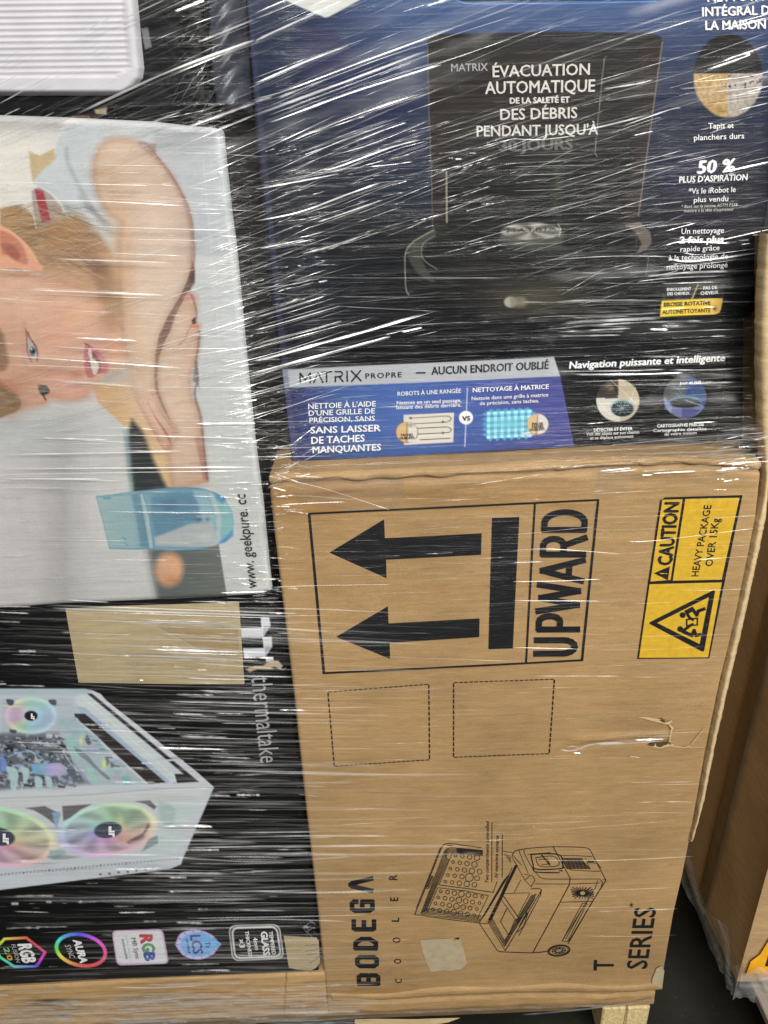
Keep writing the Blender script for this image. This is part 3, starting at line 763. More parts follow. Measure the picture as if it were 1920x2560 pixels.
decal(FC, cool, [[(735, 1192), (1010, 1181), (1008, 1262), (900, 1275), (835, 1268), (742, 1250)]], tape, 'packing_tape', off=.0016)
decal(FC, cool, [[(1505, 1154), (1575, 1151), (1570, 1232), (1512, 1246), (1480, 1238)]], tape, 'packing_tape', off=.0016)
decal(FC, cool, [[(1640, 2419), (1652, 2412), (1660, 2424), (1654, 2470), (1628, 2473), (1630, 2445)]], 'remnant', 'packing_tape', off=.0020, label='grey tape on the lower right corner')
# bare top: pale tape lying over the top flaps
def top_quad(x0, x1, y0, y1, mat, name, z):
    P = np.array([(x0, y0, z), (x1, y0, z), (x1, y1, z), (x0, y1, z)]); return link(name, mesh(name, P, [(0, 1, 2, 3)]), MAT[mat], cool)

# cardboard pad under the load
pad = empty('cardboard_pad', (0.1, 0.3, ZB), 'flat kraft pad between the big kraft carton and the pallet, with a torn lip', 'pad')
FP = Face(0.007, 0.0015, 6)
p_left = [(2490, 800), (2540, 812)]; p_right = [(2470, 1642), (2530, 1634)]
p_top = [(780, 2511), (900, 2508), (1100, 2498), (1280, 2490), (1500, 2489), (1660, 2481)]
p_bot = [(780, 2541), (880, 2536), (1100, 2530), (1280, 2522), (1500, 2520), (1660, 2512)]
panel(FP, p_left, p_right, p_top, p_bot, 4.0, pad, MAT['kraft'], lambda p: p.c.__setitem__(slice(None), 262), depth=0.7, rnd=.004,
      extra=lambda X, Y, P: .0025 * vnoise(X / 60, Y / 30, 4, 2), name='edge_strip')
lip = [(888, 2538), (930, 2536), (1040, 2537), (1150, 2533), (1120, 2545), (1050, 2556), (1000, 2566), (930, 2562), (900, 2556), (886, 2547)]
decal(FP, pad, [lip], 'kraft_pale', 'torn_lip', off=.008, sub=.01)

# edge protector board standing at the right corner
eb = empty('edge_board', (0.46, 0.0, ZB + .02), 'pale kraft edge protector board standing along the right corner of the load', 'edge board')
el = [(500, 1921), (590, 1917), (700, 1908), (760, 1905), (900, 1903), (1050, 1905), (1150, 1911), (1200, 1914), (1240, 1909), (1290, 1899), (1400, 1878), (1560, 1842), (1700, 1811), (1880, 1773), (2000, 1751), (2060, 1738), (2110, 1724)]
er = [(500, 1944), (590, 1940), (900, 1938), (1100, 1932), (1200, 1924), (1290, 1915), (1400, 1893), (1560, 1858), (1700, 1825), (1880, 1784), (2000, 1761), (2060, 1745), (2110, 1729)]
ys = np.arange(584, 2112, 8.0); V = []
for y in ys:
    x0 = interp(el, y) + 1.3 * math.sin(y * .9) * (rng.random() > .5) + rng.normal(0, .5); x1 = interp(er, y) + rng.normal(0, .5)
    if y > 1200: x1 = max(x1, x0 + 5)
    A = at(x0, y, -0.003); B = at((x0 + x1) / 2, y, -0.006); C_ = at(x1, y, -0.002)
    for Q in (A + [0, .016, 0], A, B, C_, C_ + [0, 0.05 if y > 1200 else 0.10, 0], ): V.append(Q)
k = 5; i = np.arange(len(V)).reshape(-1, k)
F4 = np.stack([i[:-1, :-1].ravel(), i[1:, :-1].ravel(), i[1:, 1:].ravel(), i[:-1, 1:].ravel()], -1)
link('board', mesh('board', np.array(V), F4), MAT['kraft_pale'], eb)

# near-black filler box added so the slot behind the edge board reads shaded
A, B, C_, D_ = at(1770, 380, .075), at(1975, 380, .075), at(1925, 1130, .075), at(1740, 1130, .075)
sb = empty('shade_filler', tuple(A), 'near-black filler added to shade the slot behind the pale edge board', 'carton')
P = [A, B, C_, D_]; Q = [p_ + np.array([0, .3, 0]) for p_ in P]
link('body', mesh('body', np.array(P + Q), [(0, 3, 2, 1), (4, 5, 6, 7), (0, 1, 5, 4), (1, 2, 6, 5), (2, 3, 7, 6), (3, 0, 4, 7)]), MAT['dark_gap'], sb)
# ------------------------------------------------------------------ robot vacuum carton (right, above)
FV = Face(0.045, 0.0010, 4)
vac = empty('vacuum_carton', (0.15, 0.28, float(at(900, 1155, .045)[2])), 'dark blue and black robot vacuum carton with French lettering, on the kraft carton', 'carton')
v_left = [(-60, 611), (0, 615), (330, 637), (640, 662), (850, 690), (1156, 729)]
v_right = [(-60, 1990), (0, 1982), (560, 1915), (770, 1902), (800, 1852), (880, 1826), (1110, 1790)]
v_top = [(600, -60), (1980, -60)]
v_bot = [(700, 1157), (729, 1157), (1000, 1143), (1436, 1119), (1800, 1104)]
z2 = lambda p: Z(640, 0, 2.592, p); z3 = lambda p: Z(1280, 0, 2.592, p); z5 = lambda p: Z(640, 560, 2.592, p); z6 = lambda p: Z(1280, 560, 2.592, p)
def vac_paint(p):
    X, Y = p.X, p.Y
    def grad(keys, t):
        ks = np.array([k for k, _ in keys], float); cs = np.array([c for _, c in keys], float)
        return np.stack([np.interp(t, ks, cs[:, j]) for j in range(3)], -1)
    left = grad([(0, (54, 64, 110)), (250, (44, 54, 98)), (420, (40, 42, 66)), (560, (36, 38, 56)), (700, (22, 29, 50)), (900, (16, 22, 44)), (1150, (12, 14, 22))], Y)
    mid = grad([(0, (72, 92, 156)), (250, (52, 62, 120)), (500, (34, 42, 72)), (600, (18, 20, 30)), (760, (10, 13, 24)), (1150, (8, 9, 12))], Y)
    right = grad([(0, (62, 78, 140)), (200, (46, 56, 104)), (420, (40, 40, 68)), (560, (36, 32, 50)), (680, (22, 21, 28)), (860, (20, 20, 22)), (1150, (12, 12, 13))], Y)
    t = sstep(680, 1060, X)[:, None]; t2 = sstep(1500, 1750, X)[:, None]
    p.c[:] = (left * (1 - t) + mid * t) * (1 - t2) + right * t2
    p.c *= (.72 + .22 * (1 - sstep(0, 260, Y)) * sstep(650, 1000, X))[:, None] * [.95, 1.03, .90]
    p.c *= 1 + .03 * vnoise(X / 8, Y / 8, 61, 2)[:, None]
    p.poly([(615, 0), (625, 0), (745, 1156), (729, 1156)], (62, 62, 92), .6, 2.0)
    p.poly([(600, 0), (619, 0), (640, 330), (662, 600), (672, 700), (655, 700), (630, 400)], (70, 48, 46), .6, 1.5)
    # large faint hexagons
    for cx, cy, r, c, a in ((800, 130, 70, (42, 42, 80), .5), (860, 200, 60, (40, 42, 84), .5), (930, 300, 75, (38, 38, 72), .45), (1000, 380, 60, (36, 38, 66), .4), (1760, 560, 90, (48, 36, 56), .3), (1720, 430, 80, (40, 42, 84), .3)):
        p.poly([(cx + r * math.cos(k * math.pi / 3), cy + r * math.sin(k * math.pi / 3)) for k in range(6)], c, a, 2)
    for k in range(26):
        x, y = 770 + (k % 3) * 22 + rng.uniform(-3, 3), 650 + (k // 3) * 22
        p.line([(x, y), (x + 26, y + 1)], 1.5, (30, 48, 84), .55)
    p.poly(z2([(175, -10), (205, 10), (445, 114), (470, 110), (690, -10)]), (206, 208, 204), 1, 2)
    p.poly([(1135, -5), (1150, 4), (1640, 0), (1660, -10)], (14, 20, 30), .95, 1.5); p.line([(1140, 0), (1165, 9), (1400, 9), (1640, 3)], 3, (92, 150, 220), .9)
    # dock tower
    tower = [(1069, 106), (1074, 92), (1092, 86), (1200, 83), (1400, 80), (1620, 82), (1650, 90), (1657, 102), (1650, 170), (1625, 330), (1606, 470), (1592, 566), (1500, 600), (1080, 600), (1076, 400)]
    p.poly(tower, lambda x, y: grad([(80, (22, 20, 19)), (150, (32, 29, 26)), (300, (28, 25, 24)), (420, (14, 14, 15)), (600, (12, 12, 13))], y), 1, 1.5)
    p.poly([(1069, 106), (1074, 92), (1092, 86), (1400, 80), (1650, 90), (1655, 116), (1300, 112), (1100, 116)], (26, 25, 24), .9, 2)
    p.poly([(1070, 112), (1108, 116), (1116, 580), (1082, 580)], (30, 24, 22), .85, 3)
    p.poly([(1600, 90), (1657, 102), (1592, 566), (1560, 566), (1590, 300)], (44, 34, 32), .7, 6)
    p.line([(1069, 112), (1073, 300), (1080, 480), (1082, 574)], 2.6, (120, 116, 108), .75)
    p.line([(1656, 104), (1640, 220), (1618, 380), (1596, 540)], 3.2, (148, 136, 118), .75)
    p.line([(1622, 140), (1608, 160), (1606, 180)], 1.5, (120, 112, 104), .5)
    for k in range(3): p.poly([(1400 + k * 16, 420), (1390 + k * 16, 420), (1386 + k * 15, 600), (1376 + k * 15, 600)], (38, 44, 58), .5, 5)
    p.poly([(1120, 110), (1500, 104), (1480, 400), (1124, 420)], (44, 40, 36), .30, 30)
    p.blob(1395, 470, 16, 110, (62, 64, 40), .5); p.blob(1250, 260, 200, 120, (42, 38, 34), .25)
    p.line(z3([(612, 365), (598, 380), (592, 430), (540, 960), (536, 990), (550, 1012)]), 2.2, (158, 150, 140), .8)
    p.line([(1116, 428), (1117, 556)], 4, (170, 166, 150), .85)
    p.line(z3([(385, 648), (475, 645)]), 2, (120, 114, 104), .8); p.line(z2([(1540, 662), (1640, 657)]), 2, (110, 104, 96), .8)
    # dock base
    base = z5([(1150, 30), (1020, 110), (985, 150), (968, 190), (966, 280), (975, 430), (990, 460), (1080, 480), (1280, 560), (1659, 660), (2000, 660), (2350, 560), (2520, 480), (2560, 300), (2570, 180), (2530, 90), (2430, 20), (1900, 10)])
    p.poly(base, (15, 16, 15), .95, 2.5, smooth=True)
    p.poly(z5([(1150, 35), (1020, 112), (980, 165), (1000, 250), (1060, 330), (1160, 380), (1100, 280), (1070, 200), (1090, 130), (1160, 70)]), (66, 67, 60), .85, 3, smooth=True)
    p.line(catmull(z5([(1150, 40), (1020, 115), (970, 185), (966, 300), (972, 420), (990, 458)]), 6, False), 2.8, (150, 150, 136), .9)
    p.line(catmull(z5([(1160, 75), (1090, 120), (1072, 185), (1095, 240), (1170, 290)]), 6, False), 2.6, (132, 132, 120), .85)
    p.line(catmull(z5([(1000, 330), (1060, 370), (1180, 400), (1300, 400)]), 6, False), 2, (70, 70, 64), .6)
    p.poly([(1560, 560), (1600, 556), (1626, 580), (1630, 604), (1618, 624), (1592, 632), (1604, 610), (1590, 580)], (104, 96, 86), .95, 2.5)
    p.line(catmull([(1550, 560), (1580, 572), (1592, 596), (1588, 620)], 6, False), 2, (104, 98, 90), .7)
    p.line([(1622, 640), (1615, 690)], 2, (150, 150, 150), .7)
    p.ell(1330, 660, 200, 70, (18, 18, 18), .8, 14)
    p.blob(1340, 745, 120, 46, (84, 78, 64), .8); p.line(catmull([(1080, 690), (1180, 722), (1330, 735), (1480, 722), (1600, 680)], 6, False), 2, (60, 60, 54), .6)
    # robot turret
    p.ell(1330, 600, 82, 30, (50, 52, 48), 1, 2); p.ell(1330, 590, 82, 28, (70, 72, 66), 1, 2)
    p.ell(1328, 578, 76, 22, lambda u, v: np.stack([84 + 70 * np.cos(3 * np.arctan2(v, u) + .8) ** 2] * 3, -1) * [1, .99, .93], 1, 1.5)
    p.line([(1395, 560), (1402, 572), (1398, 590)], 2.5, (190, 196, 180), .8)
    p.blob(1400, 620, 24, 6, (90, 92, 86), .6); p.line([(1252, 600), (1240, 612)], 2, (110, 104, 90), .6)
    p.ell(1276, 755, 16, 13.5, (164, 158, 140), 1, 2); p.poly([(1276, 742), (1310, 742), (1322, 755), (1310, 768), (1276, 768)], (120, 116, 100), .8, 5)
    # strip along the foot
    p.poly([(706, 924), (1385, 892), (1401, 942), (711, 971)], (178, 182, 188), 1)
    p.poly([(711, 970), (1401, 941), (1436.5, 1121), (731, 1157)], lambda x, y: grad([(710, (48, 44, 84)), (760, (54, 64, 114)), (850, (64, 94, 152)), (1000, (68, 100, 168)), (1200, (66, 90, 160)), (1300, (70, 80, 148)), (1440, (72, 74, 142))], x) * (1 - .12 * sstep(1060, 1150, y)[:, None]), 1)
    p.poly([(706, 924), (719, 924), (748, 1156), (731, 1157)], (82, 88, 120), .5, 3)
    w = (232, 230, 226)
    p.poly([(1009, 1037), (1135, 1031), (1133, 1105), (1010, 1112)], (216, 210, 198), 1)
    for yy in (0, 40): 
        p.line(Z(960, 1020, 3.77, [(240, 93 + yy * 2.6), (590, 74 + yy * 2.6), (622, 82 + yy * 2.6), (634, 100 + yy * 2.6), (622, 120 + yy * 2.6), (590, 130 + yy * 2.6), (280, 145 + yy * 2.6)]), 1.7, (28, 26, 24), .95, .8)
        p.poly(Z(960, 1020, 3.77, [(548, 118 + yy * 2.6), (575, 130 + yy * 2.6), (548, 143 + yy * 2.6)]), (20, 20, 20), 1, .8)
    p.poly(Z(960, 1020, 3.77, [(232, 94), (260, 82), (260, 108)]), (20, 20, 20), 1, .8)
    p.line(Z(960, 1020, 3.77, [(340, 299), (625, 286)]), 1.7, (28, 26, 24), .95, .8)
    p.ell(1017.5, 1081, 28, 26.5, (120, 104, 80), .9); p.ell(1017, 1080, 26.5, 25.5, lambda u, v: np.where(u[:, None] < 0, (206, 176, 124), (216, 212, 202)), 1)
    p.poly([(1016, 1056), (1020, 1056), (1020, 1105), (1013, 1106)], (168, 128, 72), .8); p.blob(1026, 1063, 8, 5, (120, 112, 96), .7)
    p.poly([(1036, 1098), (1056, 1092), (1044, 1104), (1022, 1106)], (214, 210, 198), .95)
    p.line([(1168.5, 970), (1162, 1116)], 2.4, (206, 214, 226), .95); p.ell(1165, 1044, 17.5, 17, (240, 240, 238), 1)
    # check patch
    gq = np.array([(1217, 1030), (1330, 1024), (1329, 1092), (1216, 1097)])
    for k in range(6):
        x = 1222 + k * 18; p.ell(x + 6, 1029 - k * .9, 8, 6, (82, 152, 196), 1); p.poly([(x - 6, 1094 - k), (x + 12, 1094 - k), (x + 3, 1104 - k)], (82, 160, 200), 1)
    for k in range(5):
        y = 1033 + k * 13; p.poly([(1218, y - 6), (1218, y + 9), (1204, y + 2)], (84, 146, 200), 1); p.poly([(1328, y - 8), (1328, y + 6), (1341, y - 1)], (84, 146, 200), 1)
    p.poly(gq, lambda x, y: np.array([112, 184, 208]) + 46 * ((np.sin((x - 1217) * .37) > 0)[:, None] * 1.0 + (np.sin((y - 1030 + (x - 1217) * .05) * .42) > 0)[:, None] * 1.0 - .8), 1)
    p.blob(1270, 1060, 50, 14, (120, 196, 214), .8)
    p.poly([(1300, 1078), (1312, 1082), (1326, 1074), (1340, 1086), (1322, 1089), (1308, 1086)], (200, 204, 210), 1, 1.3)
    p.ell(1344.5, 1061, 28, 26.5, (130, 110, 90), .9); p.ell(1344, 1060, 26.5, 25.5, lambda u, v: np.where(u[:, None] < .02, (212, 182, 138), (216, 212, 206)), 1); p.poly([(1342, 1035), (1346, 1035), (1344, 1085), (1338, 1085)], (180, 134, 76), .7)
    # round pictures
    def floorpic(u, v):
        c = np.where((v < -.05)[:, None], (16, 17, 18), (176, 146, 92)); c = np.where(((v >= -.05) & (u > -.02))[:, None], (168, 158, 148), c)
        n_ = vnoise(u * 14 + 9, v * 14 + 9, 71, 2)[:, None]
        c = c + n_ * np.where((v > -.05)[:, None], 34, 2); c = np.where(((v > -.02) & (v < .30) & (n_[:, 0] > .32) & (u > -.2))[:, None], (44, 36, 28), c)
        return np.where((v < -.35)[:, None], (10, 10, 11), c)
    p.ell(1820, 190, 86, 104, floorpic, 1, 2)
    p.line(z3([(1190, 460), (1180, 560), (1210, 650)]), 2, (196, 180, 140), .6)
    def pic1(u, v):
        c = np.where((u < 0)[:, None] & (v < .05)[:, None], (70, 68, 62), (188, 174, 150)); c = np.where(((v > -.1) & (u < .1))[:, None], (206, 202, 190), c); return c
    p.ell(1544.5, 1001, 55.5, 54, (10, 10, 10), 1, 3); p.ell(1544.5, 1001, 54, 53, pic1, 1)
    p.poly(z6([(560, 1110), (570, 1060), (640, 1015), (690, 1010), (690, 1110), (640, 1125)]), (46, 44, 40), .85, 2); p.blob(1525, 968, 12, 9, (172, 140, 100), .7); p.line(z6([(600, 1080), (660, 1040), (680, 1090)]), 2.5, (20, 20, 20), .8)
    p.ell(1556, 1020, 30, 22, (120, 168, 176), .9, 1.5); p.ell(1556, 1022, 27, 19, (18, 22, 26), 1, 1.5)
    for k in range(10):
        a = k * .63; p.line([(1556, 1020), (1556 + 24 * math.cos(a), 1020 + 17 * math.sin(a))], 1.1, (150, 200, 214), .7)
    for a_, b_ in (((550, 1140), (640, 1240)), ((800, 1060), (760, 1160)), ((640, 1010), (800, 1160))): p.line(z6([a_, b_]), 1.4, (236, 236, 226), .7)
    p.ell(1712, 992, 55.5, 54, (10, 10, 10), 1, 3)
    p.ell(1712, 992, 54, 53, lambda u, v: np.where(((u < .05) & (v < .1))[:, None], (82, 84, 84), np.where((v < .45)[:, None], (52, 74, 122), (106, 116, 150))), 1)
    p.poly(z6([(985, 1120), (1040, 1180), (1030, 1230), (990, 1190)]), (150, 158, 190), .7, 2); p.poly(z6([(1100, 1190), (1230, 1190), (1170, 1250), (1100, 1255)]), (64, 62, 128), .7, 2)
    p.ell(1713, 1004, 40, 13, (120, 168, 190), .8, 1.3); p.ell(1713, 1007, 38, 12, (12, 15, 18), 1, 1.5); p.ell(1713, 1002, 30, 6, (60, 66, 70), .6, 2)
    for k in range(12):
        x0, y0, x1, y1 = rng.uniform(1670, 1750), rng.uniform(950, 990), rng.uniform(1670, 1750), rng.uniform(950, 1000); p.line([(x0, y0), (x1, y1)], 1, (130, 160, 190), .5)
    p.line([(1713, 1000), (1755, 1014)], 1.6, (200, 216, 226), .9)
    # badge
    p.poly(z6([(985, 402), (1370, 388), (1387, 400), (1367, 480), (970, 500)]), lambda x, y: np.stack([34 + 30 * vnoise(x / 6, y / 14, 77, 2)] * 3, -1) + 8, 1)
    p.poly(z6([(1205, 392), (1375, 388), (1350, 420), (1215, 425)]), (96, 92, 82), .8, 4); p.line(z6([(1205, 395), (1165, 490)]), 3, (196, 184, 120), .95)
    p.poly(z6([(970, 497), (1368, 480), (1356, 545), (1345, 575), (1320, 585), (960, 601)]), lambda x, y: grad([(1650, (238, 206, 60)), (1760, (240, 202, 70)), (1805, (222, 178, 90))], x), 1)
    p.ell(1789, 772, 7, 7, (190, 150, 110), .9, 1.5); p.blob(1787, 771, 3, 4, (60, 34, 30), 1)
    p.line([(1851, 585), (1826, 640), (1822, 740)], 1.2, (70, 68, 78), .5)
panel(FV, v_left, v_right, v_top, v_bot, 2.4, vac, MAT['print'], vac_paint, depth=0.5, body_mat=MAT['black_board'], rnd=0.003)

T = lambda *a, **k: text(FV, vac, *a, **k)
def tx(body, p0, p1, cap, bold=.03, mat='white_ink', shear=0., **k): T(body, p0, p1, (p0[0] - cap * .02, p0[1] - cap), mat, bold=bold, shear=shear, **k)
tx("MATRIX", (1128, 179), (1219, 177), 19, .01, 'grey_ink'); tx("ÉVACUATION", (1232, 193), (1473, 187), 28, mat='pale_ink') if False else None
MAT['pale_ink'] = flat_mat('pale_grey_ink', (0.56, 0.54, 0.50), .5, var=.05)
tx("ÉVACUATION", (1232, 193), (1473, 187), 28, .018, 'pale_ink'); tx("AUTOMATIQUE", (1213, 235), (1486, 229), 30, .018, 'pale_ink')
tx("DE LA SALETÉ ET", (1275, 259), (1423, 256), 14, .05, 'pale_ink'); tx("DES DÉBRIS", (1251, 300), (1442, 295), 27, .018, 'pale_ink')
tx("PENDANT JUSQU'À", (1192, 341), (1494, 336), 26, .018, 'pale_ink'); tx("30 JOURS", (1250, 378), (1430, 373), 26, .04, 'dim_ink')
tx("NETTOYAGE", (1768, 5), (1945, 0), 22, .03); tx("INTÉGRAL DE", (1755, 41), (1937, 36), 22, .03); tx("LA MAISON", (1763, 75), (1912, 72), 22, .03)
tx("Tapis et", (1770, 322), (1833, 320), 14, .012); tx("planchers durs", (1734, 351), (1859, 346), 14, .012)
tx("50 %", (1743, 434), (1836, 428), 31, .04, shear=.15); tx("PLUS D'ASPIRATION", (1697, 457), (1868, 450), 15, .03, shear=.12)
tx("*Vs le iRobot le", (1721, 485), (1838, 480), 14, .008, shear=.1); tx("plus vendu", (1733, 506), (1820, 502), 13, .008, shear=.1)
tx("* Basé sur la norme ASTM F558", (1703, 520), (1843, 515), 7.5, 0, 'pale_ink', .15); tx("mesuré à la tête d'aspirateur", (1709, 531), (1834, 526), 7.5, 0, 'pale_ink', .15)
tx("Un nettoyage", (1703, 585), (1809, 582), 14, .008, shear=.1); tx("2 fois plus", (1698, 608), (1808, 605), 16, .04, shear=.12)
tx("rapide grâce", (1700, 629), (1798, 625), 13, .008, shear=.1); tx("à la technologie de", (1671, 651), (1819, 646), 13, .008, shear=.1); tx("nettoyage prolongé", (1666, 674), (1818, 668), 13, .008, shear=.1)
tx("ENROULEMENT", (1667, 727), (1727, 725), 7, .03); tx("DES CHEVEUX", (1668, 738), (1723, 736), 7, .03); tx("PAS DE", (1758, 724), (1792, 722), 8, .03); tx("CHEVEUX", (1751, 737), (1795, 734), 8, .03)
tx("BROSSE ROTATIVE", (1660, 766), (1776, 761), 10, .02, 'ink'); tx("AUTONETTOYANTE", (1656, 785), (1776, 780), 10.5, .01, 'ink')
tx("Navigation puissante et intelligente", (1423, 921), (1811, 902), 17, .035, shear=.12)
MX = []
for pts in ([(287, 1030), (287, 965), (320, 1008), (352, 965), (352, 1028)], [(375, 1025), (402, 962), (435, 1025)], [(425, 958), (490, 955)], [(458, 958), (458, 1022)],
            [(515, 1020), (515, 985)], [(512, 955), (552, 955), (562, 970), (552, 985), (520, 988)], [(540, 990), (565, 1018)], [(590, 952), (592, 1018)], [(618, 950), (682, 1015)], [(678, 948), (620, 1018)]):
    MX.append((3.6, z5(pts)))
strokes(FV, vac, MX, 3, 'ink', 'lettering', label='thin stencil brand lettering on the grey strip')
tx("PROPRE", (914, 946), (1004, 942), 13, .012, 'ink', spacing=1.2); strokes(FV, vac, [(3.4, [(1041, 931.5), (1063, 931)])], 3, 'ink', 'printed_dash'); tx("AUCUN ENDROIT OUBLIÉ", (1079, 936), (1371, 921), 19, .02, 'ink')
for s_, p0, p1, c_, b_ in (("NETTOIE À L'AIDE", (771, 1022), (939, 1015), 13, .012), ("D'UNE GRILLE DE", (772, 1039), (937, 1033), 13, .012), ("PRÉCISION, SANS", (774, 1056), (937, 1051), 12, .012),
    ("SANS LAISSER", (777, 1083), (951, 1077), 16, .022), ("DE TACHES", (779, 1109), (911, 1103), 17, .022), ("MANQUANTES", (782, 1132), (952, 1125), 16, .022),
    ("ROBOTS À UNE RANGÉE", (994, 989), (1152, 981), 10, .01), ("Nettoie en un seul passage,", (992, 1011), (1153, 1004), 9, .012), ("laissant des débris derrière.", (991, 1022.5), (1153, 1015.5), 9, .012),
    ("NETTOYAGE À MATRICE", (1182, 980), (1371, 971), 11, .02), ("Nettoie dans une grille à matrice", (1179, 1000), (1370, 990), 9, .01), ("de précision, sans taches.", (1199, 1012), (1347, 1005), 9, .01),
    ("DÉTECTER ET ÉVITER", (1484, 1078), (1580, 1074), 7.5, .03), ("Voit des objets sur son chemin", (1465, 1088), (1597, 1083), 7.5, 0), ("et se déplace activement", (1475, 1098), (1583, 1093), 7.5, 0),
    ("CARTOGRAPHIE PRÉCISE", (1642, 1067.5), (1758, 1063), 7.5, .03), ("Cartographie détaillée", (1632, 1079), (1765, 1074), 7.5, 0), ("de votre maison", (1660, 1088), (1740, 1084), 7.5, 0)):
    tx(s_, p0, p1, c_, b_)
tx("VS", (1156, 1051), (1175, 1050), 11, .03, 'ink')
for s_, p0, p1 in (("TACHES", (1002, 1090), (1032, 1089)), ("OUBLIÉES", (999, 1098), (1036, 1096)), ("PAS DE", (1331, 1062), (1357, 1061)), ("TACHES", (1329, 1069), (1358, 1067.5)), ("OUBLIÉES", (1324, 1076), (1361, 1074))): tx(s_, p0, p1, 6, .03, 'ink')
tx("MATRIX", (1268, 581), (1392, 575), 9, .0, 'ink', spacing=1.2)
tx("Jour et nuit", (1698, 961), (1752, 957), 7, .03)
# ------------------------------------------------------------------ white water filter carton (left, middle)
FW = Face(-0.002, 0.0014, 7)
wht = empty('water_filter_carton', (-0.28, 0.25, float(at(300, 1505, 0)[2])), 'pale grey carton printed with a resting child, blue glass and web address', 'carton')
w_left = [(280, -60), (1540, -60)]
w_right = [(320, 552), (335, 558), (420, 566), (540, 579), (618, 590), (907, 617), (1061, 633), (1102, 637), (1188, 648), (1264, 658), (1340, 664), (1427, 674), (1477, 679), (1492, 672)]
w_top = [(-60, 283), (0, 287), (150, 292), (380, 303), (480, 315), (530, 318), (560, 326)]
w_bot = [(-60, 1532), (0, 1526), (160, 1515), (380, 1505), (560, 1497), (640, 1492), (685, 1484)]
a1_ = lambda p: Z(0, 0, 2.592, p); a4 = lambda p: Z(0, 560, 2.592, p); b1 = lambda p: Z(0, 1160, 2.242, p)
def wpaint(p):
    X, Y = p.X, p.Y
    def G(keys, t):
        ks = np.array([k for k, _ in keys], float); cs = np.array([c for _, c in keys], float); return np.stack([np.interp(t, ks, cs[:, j]) for j in range(3)], -1)
    base = G([(-60, (206, 203, 196)), (100, (212, 210, 205)), (300, (200, 201, 201)), (700, (192, 197, 198))], X)
    low = G([(-60, (196, 192, 190)), (90, (186, 184, 183)), (160, (168, 167, 166)), (230, (192, 191, 189)), (330, (198, 198, 194)), (400, (196, 198, 196)), (700, (190, 193, 190))], X)
    t = sstep(900, 1150, Y)[:, None]; p.c[:] = base * (1 - t) + low * t
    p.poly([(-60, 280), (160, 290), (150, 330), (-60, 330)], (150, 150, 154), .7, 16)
    p.blob(20, 420, 130, 120, (222, 218, 208), .8); p.blob(20, 1070, 200, 60, (176, 180, 182), .8)
    # garment
    g = (190, 196, 199)
    p.poly(a1_([(420, 830), (480, 800), (560, 790), (760, 800), (960, 815), (1180, 840), (1300, 850), (1300, 980), (1000, 960), (900, 925), (800, 900), (720, 905), (650, 960), (600, 1060), (600, 1150), (640, 1290), (700, 1390), (790, 1440), (790, 1680), (700, 1640), (560, 1530), (460, 1430), (400, 1320), (330, 1240), (220, 1190), (260, 1110), (350, 1020), (370, 920)]), g, 1, 3)
    p.poly(a1_([(1000, 850), (1460, 840), (1520, 1660), (1250, 1660), (1240, 1400), (1120, 1160), (1000, 960)]), (182, 186, 190), .9, 4)
    p.poly(a1_([(1000, 850), (1400, 850), (1380, 980), (1000, 970)]), (164, 166, 170), .6, 10)
    for L in ([(430, 960), (440, 1050), (500, 1180), (560, 1290), (640, 1400), (770, 1520)], [(520, 1280), (640, 1400), (760, 1480)], [(420, 1330), (560, 1500), (700, 1640)], [(560, 1330), (680, 1460), (770, 1570)]):
        p.line(catmull(a1_(L), 5, False), 8, (130, 136, 140), .5, 6)
    p.poly(a1_([(380, 1290), (480, 1330), (700, 1560), (770, 1640), (700, 1600), (540, 1480)]), (168, 178, 182), .5, 5)
    # blond ends, collar with red stripe
    hair = (150, 122, 90)
    p.poly(a1_([(190, 980), (260, 1010), (350, 960), (360, 1030), (270, 1110), (215, 1180), (200, 1100)]), (186, 164, 122), .9, 4)
    p.poly(a1_([(0, 1350), (120, 1330), (260, 1420), (420, 1400), (480, 1500), (620, 1640), (760, 1760), (790, 1960), (740, 2040), (600, 1900), (420, 1850), (250, 1760), (0, 1790)]), (166, 134, 98), 1, 6)
    p.poly(a1_([(205, 1240), (250, 1210), (330, 1260), (400, 1340), (400, 1440), (330, 1470), (250, 1480), (210, 1380)]), (166, 152, 146), .95, 3); p.poly(a1_([(225, 1225), (280, 1235), (330, 1430), (270, 1440)]), (158, 52, 62), .95, 3)
    for L in ([(200, 1260), (215, 1380), (235, 1480)],): p.line(a1_(L), 4, (214, 208, 204), .9)
    p.poly(a4([(300, 0), (500, -60), (640, 60), (770, 240), (800, 480), (800, 700), (760, 680), (640, 500), (520, 420), (380, 360), (280, 300)]), (164, 124, 88), .9, 10)
    p.poly(a4([(560, 220), (700, 260), (790, 380), (800, 690), (740, 640), (640, 500)]), (116, 88, 66), .85, 14)
    for k in range(420):
        x, y = rng.uniform(0, 560), rng.uniform(1330, 1800); l = rng.uniform(60, 190); a = rng.uniform(-.15, .75) if x > 200 else rng.uniform(-.5, .2)
        p.line(a1_(catmull([(x, y), (x + l * .5, y + l * a * .6), (x + l, y + l * a)], 4, False)), 1.5, [(92, 70, 50), (196, 170, 134), (128, 102, 76)][k % 3], .42)
    # face
    skin = (204, 166, 144)
    p.poly(a4([(-200, 250), (0, 285), (220, 330), (420, 400), (600, 480), (700, 590), (790, 700), (832, 830), (832, 905), (760, 950), (690, 985), (620, 1050), (560, 1112), (470, 1135), (380, 1130), (320, 1125), (290, 1160), (200, 1180), (100, 1190), (-200, 1200)]), skin, 1, 3, smooth=True)
